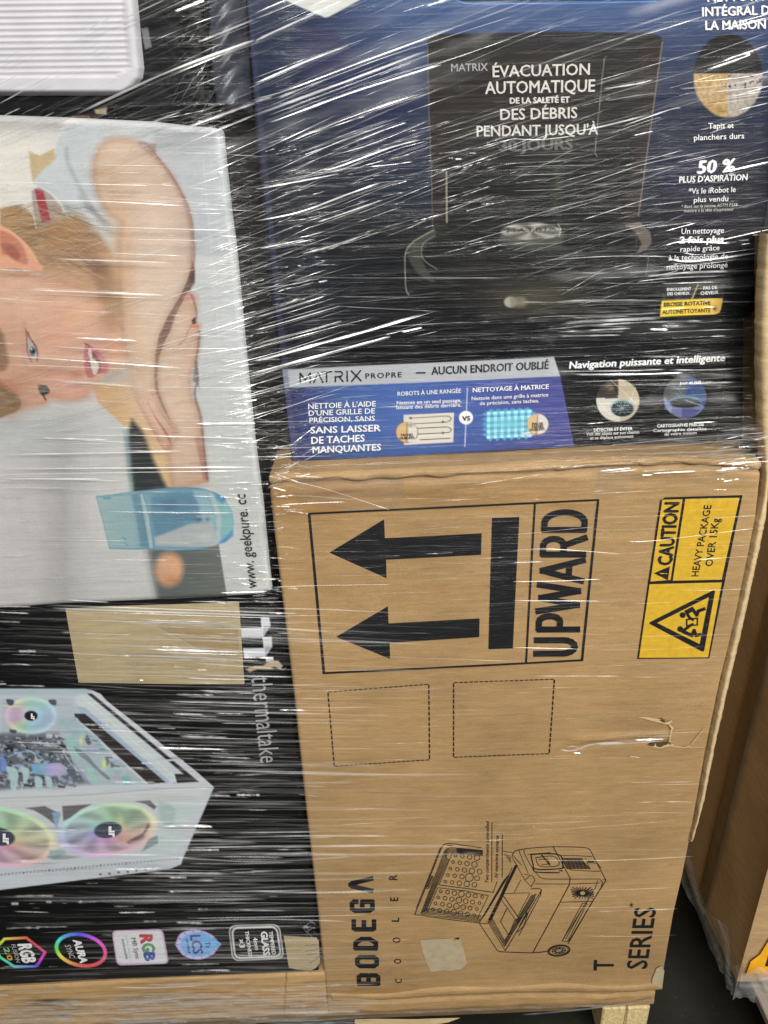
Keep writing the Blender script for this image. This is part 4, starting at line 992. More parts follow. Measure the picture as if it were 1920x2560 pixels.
    p.blob(110, 800, 90, 110, (214, 172, 146), .7); p.blob(210, 760, 60, 50, (222, 180, 152), .7); p.blob(280, 870, 60, 24, (200, 140, 118), .6); p.blob(150, 700, 100, 26, (216, 178, 150), .6)
    p.blob(300, 880, 34, 22, (206, 130, 116), .5); p.blob(60, 960, 60, 40, (188, 136, 108), .6); p.blob(30, 1000, 30, 40, (162, 118, 92), .7); p.blob(280, 800, 40, 30, (214, 168, 140), .6)
    p.line(catmull(a4([(0, 285), (220, 330), (420, 400), (600, 480), (700, 590), (790, 700), (832, 830)]), 6, False), 20, (168, 120, 94), .5, 14)
    p.line(catmull(a4([(560, 1112), (470, 1135), (380, 1130), (320, 1125), (290, 1160), (200, 1180), (60, 1195)]), 6, False), 16, (170, 120, 98), .5, 10)
    p.blob(150, 830, 46, 60, (216, 150, 130), .45); p.blob(20, 860, 60, 90, (190, 144, 116), .4); p.blob(60, 760, 70, 40, (222, 184, 158), .5); p.blob(250, 980, 40, 20, (190, 136, 112), .4)
    p.line(catmull(a4([(160, 640), (150, 760), (160, 880), (180, 930)]), 6, False), 8, (176, 130, 110), .4, 7); p.line(catmull(a4([(240, 930), (330, 925), (420, 940), (480, 965)]), 6, False), 12, (178, 128, 108), .4, 9)
    # nose and shadowed cheek
    p.poly(a4([(250, 960), (400, 950), (520, 930), (540, 1000), (560, 1050), (540, 1110), (440, 1130), (330, 1110), (280, 1060)]), (206, 156, 134), .7, 7, smooth=True)
    p.blob(*a4([(500, 975)])[0], 16, 7, (168, 108, 92), .6); p.blob(*a4([(350, 960)])[0], 60, 8, (190, 140, 116), .5); p.blob(*a4([(450, 1060)])[0], 34, 16, (216, 170, 150), .6)
    # eyes
    p.poly(a4([(165, 690), (190, 720), (232, 790), (246, 850), (225, 885), (185, 870), (172, 800)]), (190, 148, 134), 1, 3, smooth=True)
    p.poly(a4([(182, 745), (205, 765), (232, 815), (238, 870), (215, 872), (192, 830)]), (184, 174, 172), 1, 2.5, smooth=True)
    p.ell(*a4([(212, 826)])[0], 8, 11, (74, 92, 104), 1, 2); p.ell(*a4([(216, 828)])[0], 4, 5, (24, 26, 30), 1, 1.5); p.ell(*a4([(204, 810)])[0], 2, 2, (230, 232, 232), 1, 1)
    p.line(catmull(a4([(180, 700), (196, 740), (232, 790), (246, 845), (240, 885)]), 6, False), 3.0, (74, 54, 50), .8, 2.2); p.line(catmull(a4([(168, 680), (176, 760), (178, 830), (205, 890)]), 6, False), 3, (120, 84, 72), .8, 2)
    p.poly(a4([(250, 1050), (300, 1055), (322, 1085), (300, 1105), (265, 1100)]), (52, 46, 46), .85, 3, smooth=True); p.ell(*a4([(282, 1072)])[0], 5, 5, (80, 94, 104), 1, 2); p.line(a4([(268, 1090), (300, 1138)]), 3, (50, 40, 38), .8); p.line(a4([(280, 1095), (292, 1128)]), 2.4, (50, 40, 38), .8); p.line(catmull(a4([(252, 1048), (300, 1048), (325, 1085)]), 5, False), 2.4, (60, 44, 40), .8)
    # brows and fringe
    p.poly(a4([(0, 680), (25, 720), (45, 830), (60, 900), (30, 950), (-60, 960), (-60, 700)]), (132, 100, 76), .85, 8); p.poly(a4([(-60, 1000), (60, 1060), (130, 1140), (128, 1195), (60, 1235), (-60, 1250)]), (136, 110, 84), 1, 4, smooth=True)
    p.poly(a4([(0, 1000), (70, 1010), (110, 1050), (120, 1110), (60, 1080), (0, 1060)]), (184, 120, 92), .5, 6)
    for k in range(26): p.line(a4([(rng.uniform(-40, 20), rng.uniform(1040, 1220)), (rng.uniform(60, 125), rng.uniform(1120, 1200))]), 1.6, [(100, 78, 58), (170, 144, 112)][k % 2], .5)
    # ear
    p.poly(a4([(-30, 20), (50, 30), (130, 90), (200, 160), (250, 240), (280, 300), (180, 300), (90, 285), (-30, 280)]), (216, 160, 130), 1, 3, smooth=True)
    p.poly(a4([(0, 50), (60, 60), (130, 120), (170, 200), (178, 260), (130, 250), (60, 200), (10, 190)]), (182, 112, 92), .8, 5, smooth=True); p.poly(a4([(10, 130), (90, 140), (130, 200), (110, 240), (50, 200)]), (146, 86, 72), .7, 5, smooth=True)
    p.line(catmull(a4([(0, 30), (80, 60), (160, 130), (230, 230)]), 6, False), 4, (226, 178, 150), .7, 3)
    # mouth
    p.poly(a4([(556, 780), (585, 785), (640, 830), (690, 880), (702, 930), (690, 965), (640, 970), (600, 1000), (565, 985), (548, 920), (545, 840)]), (184, 112, 116), 1, 3, smooth=True)
    p.poly(a4([(570, 800), (600, 830), (640, 870), (652, 920), (640, 960), (612, 975), (590, 930), (575, 860)]), (118, 70, 70), 1, 3, smooth=True)
    p.poly(a4([(574, 808), (592, 815), (600, 860), (585, 872), (572, 845)]), (212, 200, 186), 1, 1.5, smooth=True); p.poly(a4([(585, 868), (615, 880), (640, 905), (640, 935), (625, 975), (604, 970), (590, 920)]), (214, 204, 190), 1, 1.8, smooth=True)
    p.line(catmull(a4([(596, 800), (650, 850), (690, 900), (700, 950)]), 6, False), 5, (186, 108, 118), .7, 3); p.line(a4([(552, 775), (580, 790)]), 3, (90, 48, 48), .8)
    p.blob(*a4([(740, 860)])[0], 26, 34, (216, 168, 136), .7); p.blob(*a4([(520, 600)])[0], 60, 40, (220, 174, 142), .6); p.blob(*a4([(720, 640)])[0], 30, 22, (150, 106, 80), .4)
    # background behind the chin, lower forearm (in shade)
    p.poly(a4([(690, 985), (760, 950), (840, 920), (850, 1030), (760, 1025), (640, 1030)]), (176, 168, 164), 1, 3)
    p.poly(a4([(600, 1060), (650, 1030), (850, 1026), (900, 1150), (960, 1260), (1010, 1350), (1040, 1420), (1090, 1460), (1130, 1700), (1075, 1720), (1000, 1600), (920, 1450), (830, 1330), (740, 1250), (640, 1160)]), lambda x, y: G([(230, (198, 162, 122)), (330, (206, 172, 130)), (440, (212, 180, 140))], x), 1, 3)
    # dark sliver between the arms
    dk = (78, 52, 44)
    p.poly(a4([(1245, 240), (1262, 300), (1262, 380), (1235, 420), (1190, 500), (1140, 640), (1070, 760), (1035, 860), (1020, 1000), (1035, 1090), (1075, 1190), (1110, 1290), (1050, 1230), (1005, 1110), (995, 980), (1000, 840), (1030, 710), (1090, 590), (1165, 460), (1210, 370)]), dk, .95, 4)
    # long arm
    arm = a1_([(640, 960), (680, 920), (740, 902), (810, 900), (900, 925), (980, 985), (1060, 1075), (1130, 1170), (1190, 1290), (1225, 1400), (1243, 1520), (1246, 1640), (1238, 1740), (1205, 1830), (1160, 1930), (1085, 2050), (1030, 2170), (1006, 2300), (1000, 2430), (1008, 2540), (1040, 2630), (1080, 2700), (1130, 2770), (1146, 2796), (1130, 2806), (1070, 2790), (1090, 2850), (1110, 2885), (1105, 2898), (1075, 2895), (1050, 2870), (1010, 2800), (960, 2710), (900, 2600), (862, 2500), (850, 2400), (832, 2300), (810, 2180), (800, 2020), (790, 1850), (778, 1720), (770, 1620), (790, 1440), (700, 1380), (640, 1290), (602, 1150), (608, 1040)])
    p.poly(arm, lambda x, y: (np.array([204, 180, 158]) + (-10 * sstep(400, 480, x))[:, None] + (8 * np.sin(y / 90))[:, None] + (np.clip((x - 300) / 150, 0, 1)[:, None] * [0, 2, 8])), 1, 2)
    p.line(catmull(a1_([(900, 925), (1060, 1075), (1190, 1290), (1243, 1520), (1240, 1740)]), 8, False), 7, (150, 108, 92), .5, 4); p.line(catmull(a1_([(910, 925), (960, 945), (1040, 1040), (1120, 1150), (1200, 1300), (1240, 1420), (1258, 1640), (1250, 1740)]), 8, False), 3.4, (96, 56, 54), .55, 2.6)
    p.poly(a1_([(930, 920), (1010, 935), (1010, 1000), (1050, 1060)]), (128, 96, 84), .7, 6)
    p.blob(300, 640, 34, 200, (214, 178, 140), .7, -.03); p.blob(285, 430, 46, 40, (202, 170, 138), .5); p.blob(380, 560, 50, 160, (208, 184, 164), .4); p.blob(360, 900, 40, 120, (216, 184, 152), .6)
    # fingers
    p.poly(a4([(860, 1060), (1000, 1100), (1050, 1190), (1110, 1300), (1150, 1350), (1120, 1362), (1112, 1440), (1090, 1475), (1050, 1440), (1005, 1350), (950, 1250), (890, 1150)]), (206, 168, 144), 1, 2, smooth=True)
    p.line(catmull(a4([(985, 1090), (1010, 1160), (1060, 1240), (1110, 1310), (1140, 1350)]), 6, False), 3, (140, 80, 66), .85, 2); p.line(catmull(a4([(960, 1160), (1000, 1240), (1060, 1330), (1090, 1380), (1112, 1440)]), 6, False), 4, (120, 66, 54), .85, 2.2); p.line(a4([(940, 1130), (1020, 1150), (1030, 1170)]), 2, (150, 80, 70), .6)
    p.blob(*a4([(1130, 1335)])[0], 7, 8, (222, 180, 160), .8); p.blob(*a4([(990, 1150)])[0], 16, 30, (222, 184, 158), .6)
    for L in ([(1000, 1120), (1050, 1210), (1110, 1300), (1135, 1335)], [(960, 1190), (1010, 1290), (1060, 1370), (1085, 1410)], [(900, 1170), (960, 1290), (1020, 1400), (1060, 1460)]): p.line(catmull(a4(L), 5, False), 11, (226, 188, 166), .55, 6)
    p.line(catmull(a4([(890, 1150), (940, 1240), (1000, 1350), (1050, 1440), (1085, 1470)]), 6, False), 3, (150, 96, 74), .6, 2.4); p.blob(*a4([(1135, 1345)])[0], 6, 6, (200, 110, 96), .7); p.blob(*a4([(1095, 1435)])[0], 6, 8, (200, 106, 92), .7)
    # the other arm and hand
    arm2 = a4([(1215, 440), (1240, 455), (1266, 480), (1270, 560), (1262, 610), (1245, 650), (1262, 645), (1286, 660), (1292, 700), (1284, 800), (1262, 900), (1240, 980), (1230, 1040), (1246, 1120), (1285, 1210), (1305, 1330), (1325, 1500), (1342, 1680), (1120, 1720), (1090, 1500), (1150, 1352), (1110, 1280), (1070, 1190), (1034, 1100), (1018, 1000), (1032, 860), (1066, 770), (1110, 680), (1135, 600), (1180, 510)])
    p.poly(arm2, lambda x, y: (np.array([204, 178, 156]) + (6 * np.sin(y / 70))[:, None] + np.clip((x - 420) / 90, 0, 1)[:, None] * [-8, -14, -14]), 1, 2)
    # soft modelling of the arms
    p.line(arm, 12, (158, 122, 100), .45, 9, closed=True); p.line(arm2, 12, (158, 120, 100), .4, 8, closed=True)
    p.line(catmull([(300, 390), (365, 480), (388, 600), (372, 740), (345, 850), (342, 950), (370, 1020)], 6, False), 70, (222, 198, 178), .45, 34)
    p.line(catmull([(452, 790), (440, 890), (448, 1000), (468, 1150)], 6, False), 44, (220, 194, 172), .40, 22)
    p.line(catmull([(322, 600), (322, 720), (330, 820), (345, 940)], 6, False), 26, (190, 152, 122), .35, 16)
    p.line(catmull(a4([(1262, 640), (1225, 680), (1200, 740), (1160, 780)]), 6, False), 3, (160, 96, 86), .7, 2); p.blob(*a4([(1262, 660)])[0], 10, 7, (206, 120, 110), .8); p.blob(*a4([(1220, 475)])[0], 16, 7, (206, 132, 120), .8); p.blob(*a4([(1190, 620)])[0], 18, 40, (216, 184, 164), .5)
    p.line(catmull(a4([(1240, 460), (1272, 560), (1268, 640)]), 5, False), 3, (130, 56, 56), .6, 2); p.line(catmull(a4([(1292, 700), (1284, 800), (1270, 900), (1280, 1000), (1262, 1110), (1300, 1250), (1320, 1440), (1345, 1660)]), 8, False), 4.4, (92, 54, 52), .6, 3); p.poly(a4([(1240, 630), (1262, 600), (1268, 640), (1250, 652)]), (60, 30, 30), .9, 1.5)
    p.poly(a4([(1262, 890), (1278, 900), (1290, 1060), (1250, 1010)]), (110, 96, 96), .7, 4)
    p.poly([(486, 1090), (500, 1090), (520, 1200), (508, 1200)], (120, 70, 62), .3, 4)
    # table edge and counter
    ink = (46, 50, 50)
    p.poly(b1([(708, -140), (740, -250), (800, -180), (860, -20), (935, 135), (1000, 200), (745, 160), (722, 40)]), ink, .95, 9)
    p.poly(b1([(690, -180), (722, -200), (750, 160), (728, 160)]), (140, 168, 172), .7, 8)
    p.poly(b1([(820, 470), (1225, 455), (1272, 745), (880, 768), (852, 640)]), lambda x, y: G([(370, (96, 102, 100)), (430, (92, 98, 96)), (560, (106, 110, 106))], x), 1, 2)
    p.poly(b1([(800, 470), (832, 470), (892, 768), (862, 768)]), (150, 154, 152), .8, 9)
    p.poly(b1([(380, 420), (830, 480), (870, 770), (430, 790)]), (184, 184, 184), .4, 20)
    # glass
    p.poly(b1([(541, 184), (600, 176), (790, 152), (900, 138), (1010, 134), (1120, 140), (1200, 160), (1262, 200), (1300, 260), (1312, 330), (1306, 400), (1262, 440), (1200, 462), (1080, 486), (960, 486), (860, 476), (614, 473), (580, 330)]), lambda x, y: G([(240, (150, 176, 174)), (330, (134, 168, 174)), (385, (96, 142, 164)), (480, (86, 136, 166)), (540, (130, 172, 182)), (590, (128, 176, 184))], x), 1, 1.6)
    p.poly(b1([(850, 190), (960, 170), (1080, 170), (1120, 230), (1130, 330), (1040, 340), (960, 380), (870, 412), (845, 300)]), (66, 112, 140), .75, 6); p.poly(b1([(900, 210), (980, 195), (1000, 250), (930, 280)]), (44, 84, 110), .5, 7)
    p.poly(b1([(865, 412), (960, 378), (1060, 338), (1190, 330), (1210, 400), (1215, 460), (1080, 470), (870, 455)]), (176, 178, 176), .95, 5); p.blob(510, 1345, 26, 12, (196, 196, 196), .7)
    p.poly(b1([(735, 170), (790, 160), (830, 300), (850, 470), (790, 470), (765, 320)]), (66, 108, 132), .7, 5); p.poly(b1([(783, 175), (800, 165), (835, 290), (860, 470), (838, 475), (812, 320)]), (158, 186, 188), .95, 2.5); p.line(b1([(800, 165), (836, 290), (862, 474)]), 2, (54, 110, 150), .8)
    p.line(b1([(541, 184), (580, 330), (614, 473)]), 3, (110, 154, 160), .8); p.line(b1([(614, 472), (740, 476), (860, 476)]), 3, (58, 128, 170), .9); p.line(b1([(541, 184), (640, 172), (790, 152)]), 3, (92, 140, 160), .8); p.line(catmull(b1([(790, 152), (900, 138), (1010, 134), (1150, 146), (1262, 200)]), 6, False), 3, (92, 120, 142), .8)
    p.poly(b1([(1080, 150), (1160, 150), (1180, 230), (1190, 330), (1130, 330), (1110, 230)]), (140, 178, 190), .7, 5); p.poly(b1([(1170, 160), (1195, 170), (1240, 290), (1236, 450), (1210, 455), (1210, 300)]), (178, 200, 196), .8, 4); p.poly(b1([(1240, 210), (1275, 240), (1300, 320), (1290, 400), (1240, 440), (1250, 320)]), (120, 186, 186), .8, 6)
    p.poly(b1([(1215, 455), (1302, 372), (1306, 404), (1262, 440)]), (56, 130, 190), .85, 4); p.poly(b1([(1200, 160), (1262, 196), (1250, 230), (1205, 190)]), (60, 134, 180), .8, 4); p.blob(497, 1297, 8, 8, (48, 60, 84), .7); p.blob(518, 1297, 5, 7, (60, 70, 90), .7); p.poly(b1([(1100, 290), (1200, 290), (1200, 306), (1100, 304)]), (176, 186, 190), .7, 3); p.line(b1([(870, 472), (1000, 480), (1150, 470)]), 2.5, (84, 138, 176), .7)
    p.poly(b1([(575, 186), (622, 182), (622, 196), (580, 198)]), (80, 128, 176), .8, 2); p.line(b1([(690, 412), (706, 422)]), 2, (50, 80, 90), .8); p.line(b1([(700, 445), (716, 455)]), 2, (50, 80, 90), .7); p.line(b1([(640, 176), (730, 168)]), 4, (90, 140, 168), .6)
    p.poly(b1([(541, 184), (790, 152), (1010, 134), (1200, 160), (1300, 260), (1306, 400), (1200, 462), (960, 486), (614, 473)]), (160, 172, 176), .28, 3)
    # egg
    p.ell(*b1([(946, 592)])[0], 35, 41, (198, 152, 120), 1, 9); p.blob(*b1([(980, 570)])[0], 16, 20, (224, 170, 124), .8); p.blob(*b1([(930, 560)])[0], 16, 18, (204, 168, 146), .7); p.blob(*b1([(960, 650)])[0], 20, 8, (186, 120, 80), .7)
    # right border, corner scuffs
    p.poly([(600, 1480), (690, 1430), (690, 1500), (590, 1500)], (214, 214, 210), .5, 8); p.line([(655, 1270), (664, 1330), (662, 1400), (672, 1450), (660, 1480)], 3, (226, 226, 222), .8, 2)
    p.line([(545, 330), (560, 480), (600, 850), (640, 1200)], 3, (206, 212, 212), .5, 2); p.line([(508, 400), (560, 1000), (585, 1200)], 1.5, (212, 216, 216), .6)
    dd = interp(w_right, Y) - X; p._mix(np.nonzero(dd < 26)[0], np.clip(1 - dd[dd < 26] / 26, 0, 1) * .35, (212, 216, 216))
    p.c *= 1 + .022 * vnoise(X / 3, Y / 3, 91, 1)[:, None] + .02 * vnoise(X / 26, Y / 22, 93, 3)[:, None]
def w_extra(X, Y, P): return .0012 * vnoise(X / 130, Y / 210, 14, 3) + .003 * np.exp(-(((X - 672) / 14) ** 2)) * (0.5 + .5 * np.sin(Y / 26)) * sstep(1180, 1300, Y)
panel(FW, w_left, w_right, w_top, w_bot, 2.1, wht, MAT['print'], wpaint, depth=0.42, body_mat=MAT['dark_gap'], rnd=0.008, extra=w_extra)
text(FW, wht, "www. geekpure. cc", (643, 1469), (614, 1234), (617, 1469), 'ink', bold=.008, off=.0018)

MAT['scuff'] = kraft_mat('bare_scuffed_board', (0.42, 0.31, 0.16), rough=.7, vcol=False)
# ------------------------------------------------------------------ black computer case carton (left, below)
FB = Face(0.001, 0.0010, 9)
blk = empty('computer_case_carton', (-0.35, 0.25, float(at(300, 2450, 0)[2])), 'black carton printed with a white computer case, coloured fans and round icons', 'carton')
k_left = [(1500, -60), (2480, -60)]
k_right = [(1480, 686), (1500, 694), (1750, 722), (2030, 754), (2290, 783), (2430, 797)]
k_top = [(-60, 1540), (0, 1534), (160, 1522), (380, 1512), (560, 1504), (700, 1496)]
k_bot = [(-60, 2470), (0, 2466), (150, 2458), (300, 2450), (500, 2442), (800, 2430)]
c2 = lambda p: Z(0, 1640, 2.074, p); c3 = lambda p: Z(0, 1700, 3.95, p); c4 = lambda p: Z(0, 1980, 2.9625, p); c5 = lambda p: Z(0, 2280, 3.6065, p); c6 = lambda p: Z(420, 2290, 4.1475, p)
def kpaint(p):
    X, Y = p.X, p.Y; p.c[:] = (16, 16, 17)
    p.c += 4 * vnoise(X / 60, Y / 60, 95, 3)[:, None]
    pale = (184, 190, 196)
    p.poly(c2([(-80, 170), (440, 172), (480, 180), (522, 198), (552, 232), (1020, 600), (1110, 680), (1096, 712), (950, 1046), (940, 1080), (880, 1105), (500, 1150), (-80, 1222)]), pale, 1, 1.5)
    p.poly(c2([(-80, 170), (440, 172), (480, 180), (440, 205), (-80, 205)]), (150, 168, 176), .8, 5); p.poly(c2([(0, 215), (380, 210), (420, 320), (330, 420), (0, 420)]), (156, 168, 178), .7, 10)
    # front and lower shades
    p.poly(c2([(-80, 700), (700, 690), (1096, 690), (1080, 740), (700, 770), (-80, 800)]), (186, 190, 192), .7, 5); p.poly(c2([(820, 760), (1000, 760), (900, 1000), (780, 1060)]), (176, 194, 190), .6, 14)
    p.line(c2([(-40, 742), (420, 722), (880, 686), (1104, 684)]), 2, (128, 142, 146), .6); p.line(c2([(1098, 706), (952, 1040)]), 2, (146, 164, 168), .7)
    # top frame slots
    p.poly(c2([(452, 196), (476, 196), (1030, 652), (900, 660), (905, 612), (952, 612)]), (38, 38, 40), 1, 2.5); p.poly(c2([(445, 197), (462, 196), (935, 612), (902, 625), (690, 440), (560, 320)]), (44, 44, 46), .0, 2)
    p.poly(c2([(400, 205), (445, 197), (905, 612), (918, 660), (872, 660), (420, 262)]), (184, 192, 194), 1, 2); p.poly(c2([(395, 262), (440, 268), (880, 650), (860, 662), (800, 640), (420, 300)]), (150, 166, 186), .95, 3)
    p.poly(c2([(385, 300), (440, 300), (858, 656), (772, 664), (690, 590), (600, 510), (480, 395), (390, 320)]), (46, 42, 42), 1, 2); p.line(c2([(420, 205), (905, 630)]), 1.6, (206, 214, 210), .7)
    # interior
    p.poly(c2([(-80, 405), (300, 400), (420, 540), (480, 660), (-80, 700)]), (86, 92, 100), .95, 8)
    r2 = np.random.default_rng(4)
    for k in range(330):
        x, y = r2.uniform(-20, 420), r2.uniform(410, 680); w, h = r2.uniform(3, 26) * (1 - .5 * (k > 120)), r2.uniform(2, 14) * (1 - .4 * (k > 120)); a = r2.uniform(-.6, .6)
        c_ = [(130, 140, 150), (160, 172, 182), (74, 74, 80), (40, 38, 42), (144, 158, 188), (176, 186, 194)][k % 6]
        q_ = np.array([(-w, -h), (w, -h * .6), (w * .8, h), (-w * .9, h * .8)]); R2 = np.array([[math.cos(a), math.sin(a)], [-math.sin(a), math.cos(a)]])
        if x > 250 + (y - 400) * .8 and x > 380: continue
        p.poly(c2(q_ @ R2 + [x, y]), c_, .8, 1.5)
    p.poly(c3([(300, 830), (600, 820), (660, 870), (660, 940), (560, 950), (330, 930)]), lambda x, y: np.stack([140 + 30 * np.sin(x / 18), 160 + 0 * x, 196 + 10 * np.sin(x / 9)], -1), .95, 2)
    p.poly(c3([(0, 720), (60, 790), (90, 900), (0, 910)]), (104, 134, 190), .9, 3)
    for q_ in ([(60, 860), (160, 880), (180, 960), (150, 1080), (110, 1080), (90, 960)], [(190, 860), (270, 870), (290, 920), (260, 1010), (230, 1010), (220, 920)], [(340, 960), (390, 960), (420, 1000), (405, 1090), (360, 1090)], [(440, 960), (490, 960), (515, 1000), (510, 1070), (470, 1060)]):
        p.poly(c3(q_), (164, 188, 192), .95, 2, smooth=True)
    p.line(catmull(c3([(80, 760), (200, 715), (330, 720), (430, 790), (450, 830)]), 6, False), 2.6, (120, 176, 200), .9)
    for L in ([(470, 660), (540, 640), (640, 690)], [(250, 690), (330, 720), (360, 800)], [(620, 700), (680, 800), (760, 900)], [(200, 1090), (230, 1040)], [(140, 1090), (175, 1030)]): p.line(catmull(c3(L), 5, False), 2.4, (190, 198, 202), .8)
    # row of fans seen edge-on
    p.poly(c3([(560, 420), (640, 380), (760, 370), (800, 430), (880, 520), (960, 560), (1010, 640), (1080, 700), (1120, 770), (1190, 790), (1260, 880), (1330, 930), (1400, 1010), (1470, 1030), (900, 1040), (820, 960), (740, 880), (700, 760), (650, 660), (640, 560), (560, 490)]), lambda x, y: np.stack([156 + 14 * vnoise(x / 14, y / 14, 5, 2), 172 + 12 * vnoise(x / 17, y / 12, 6, 2), 180 + 10 * vnoise(x / 12, y / 19, 7, 2)], -1), 1, 2)
    for q_, c_ in (([(660, 560), (740, 600), (770, 720), (780, 800), (720, 770), (670, 680)], (140, 184, 176)), ([(850, 850), (930, 900), (970, 1040), (900, 1000)], (144, 188, 178)), ([(860, 540), (900, 620), (870, 640), (840, 590)], (70, 74, 78)), ([(1040, 760), (1080, 800), (1050, 850)], (80, 84, 88)), ([(1090, 810), (1130, 840), (1100, 870)], (90, 90, 92)), ([(740, 660), (860, 740), (960, 860), (1080, 960), (1060, 985), (900, 840), (760, 720)], (104, 116, 122)), ([(1200, 950), (1280, 960), (1280, 1030), (1210, 1030)], (112, 176, 170)), ([(1140, 940), (1180, 940), (1180, 1000), (1140, 1000)], (176, 160, 176)), ([(720, 800), (800, 900), (900, 1030), (830, 1000)], (128, 140, 160))):
        p.poly(c3(q_), c_, .8, 2.5, smooth=True)
    p.blob(*c3([(800, 600)])[0], 5, 10, (206, 214, 130), .9); p.blob(*c3([(1030, 830)])[0], 6, 12, (206, 214, 130), .9); p.blob(*c3([(770, 520)])[0], 12, 14, (120, 180, 180), .5)
    for k in range(8): p.line(c3([(875 + k * 36, 555 + k * 42), (925 + k * 36, 560 + k * 42)]), 3.2, (70, 76, 80), .7 if k % 2 else .2)
    # fans with rainbow rings
    def rainbow(off, s, v): return lambda u, w_: hue(np.arctan2(w_, u) / (2 * math.pi) + off, s, v)
    def rimcol(off, s=.34, v=.82):
        def f(u, w_):
            t = (np.arctan2(w_, u) / (2 * math.pi)) % 1
            return hue(np.interp(t, [0, .25, .5, .75, 1], [.58, .50, -.14, .38, .58]) if off > .5 else .12 - t, s, v)
        return f
    fx, fy = c3([(305, 355)])[0]
    p.ell(fx, fy, 65, 46, rimcol(.58, .18, .84), 1, 2.5); p.ell(fx, fy, 53, 37, rimcol(.66, .20, .72), .9, 4); p.ell(fx, fy, 30, 23, rimcol(.9, .3, .84), .9, 2); p.ell(fx, fy, 22, 17, (170, 190, 206), .8, 3); p.ell(fx, fy, 16, 12, (26, 28, 34), 1, 1.5)
    p.ell(fx, fy, 60, 42, (150, 170, 204), .35, 6); p.ell(fx, fy, 16, 12, (26, 28, 34), 1, 1.5)
    for q_ in ([(60, 195), (130, 200), (130, 245), (85, 250)], [(480, 200), (550, 200), (550, 250), (500, 240)], [(95, 490), (160, 500), (150, 530), (100, 520)]): p.poly(c3(q_), (64, 68, 76), .9, 2, smooth=True)
    def fan(cx, cy, rx, ry, ang, off):
        p.ell(cx, cy, rx, ry, rimcol(off, .17, .84), 1, 3, ang); p.ell(cx, cy, rx * .87, ry * .86, lambda u, v: hue(.12 - (np.arctan2(v, u) / (2 * math.pi)) % 1, .14, .68) * (1 + .10 * np.sin(9 * np.arctan2(v, u) + 5 * np.hypot(u, v)))[:, None], .95, 3, ang)
        p.ell(cx, cy, rx * .45, ry * .47, rimcol(off + .04, .24, .76), .7, 6, ang); p.ell(cx, cy, rx * .28, ry * .3, (62, 66, 80), 1, 2, ang)
    fan(*c4([(-10, 330)])[0], 146, 74, .16, .03 + .0)
    fan(*c4([(800, 280)])[0], 124, 66, -.14, .03)
    for q_ in ([(185, 120), (330, 105), (445, 160), (430, 230), (400, 235), (330, 180), (250, 135)], [(460, 105), (680, 90), (600, 130), (520, 190), (470, 215)], [(1000, 70), (1110, 62), (1160, 110), (1140, 130), (1080, 90)]): p.poly(c4(q_), (84, 80, 82), .85, 2.5)
    p.poly(c4([(385, 150), (450, 145), (440, 200), (420, 270), (400, 230)]), (126, 160, 186), .9, 3); p.poly(c4([(1100, 350), (1165, 320), (1172, 378), (1110, 410), (1050, 440)]), (112, 124, 126), .8, 3); p.poly(c4([(1170, 60), (1260, 90), (1300, 130), (1290, 240), (1230, 260), (1180, 200)]), (150, 170, 166), .7, 6)
    p.poly(c4([(370, 430), (470, 425), (490, 450), (430, 490), (350, 485)]), (146, 168, 168), .9, 3); p.poly(c4([(345, 480), (440, 462), (520, 470), (600, 480), (500, 495), (400, 500)]), (110, 116, 118), .6, 3)
    for q_ in ([(880, 130), (1040, 130), (1095, 190), (1060, 230), (930, 250)],): p.poly(c4(q_), (112, 140, 126), .6, 8)
    for q_ in ([(900, 330), (1000, 320), (1090, 240), (1090, 260), (960, 380), (910, 380)],): p.poly(c4(q_), (210, 160, 136), .7, 4); p.poly(c4([(930, 370), (1060, 300), (1095, 230), (1110, 250), (1060, 330), (960, 385)]), (86, 78, 76), .7, 2.5)
    for k in range(50):
        t = k / 49; x, y = -20 + t * 1330, 612 - t * 122 + (k % 2) * 2
        c_ = (96, 106, 110) if k % 7 else (40, 44, 46)
        p.poly(c4([(x, y - 6), (x + 15, y - 7), (x + 13, y - 1), (x - 2, y)]), c_, .8 * (1 - .6 * (t > .85)), 1.2); p.poly(c4([(x - 3, y + 3), (x + 12, y + 2), (x + 10, y + 8), (x - 5, y + 9)]), c_, .7, 1.2)
    for x, y in ((745, 608), (812, 603), (880, 594), (948, 589), (1012, 581), (1080, 572), (1135, 567)): p.poly(c4([(x - 8, y - 7), (x + 9, y - 8), (x + 6, y + 6), (x - 10, y + 7)]), (58, 64, 68), .8, 1.3)
    # zigzag emblem
    e1 = lambda q_: Z(0, 1160, 2.242, q_)
    p.poly(e1([(1462, 856), (1510, 856), (1517, 905), (1475, 970), (1352, 970), (1350, 918), (1465, 915)]), (198, 200, 206), 1); p.poly(e1([(1470, 966), (1523, 966), (1527, 1020), (1487, 1080), (1368, 1083), (1362, 1032), (1478, 1030)]), (196, 198, 204), 1); p.poly(e1([(1487, 1078), (1532, 1078), (1534, 1104), (1492, 1108)]), (190, 190, 192), 1); p.poly(e1([(1478, 905), (1516, 905), (1475, 970)]), (150, 152, 160), .8); p.poly(e1([(1484, 1020), (1526, 1020), (1487, 1080)]), (150, 152, 160), .8)
    p.poly(e1([(1372, 1150), (1430, 1130), (1475, 1128), (1520, 1098), (1560, 1100), (1585, 1130), (1572, 1150), (1540, 1135), (1520, 1140), (1535, 1150), (1440, 1150), (1400, 1165)]), (176, 160, 136), .95, 1.8)
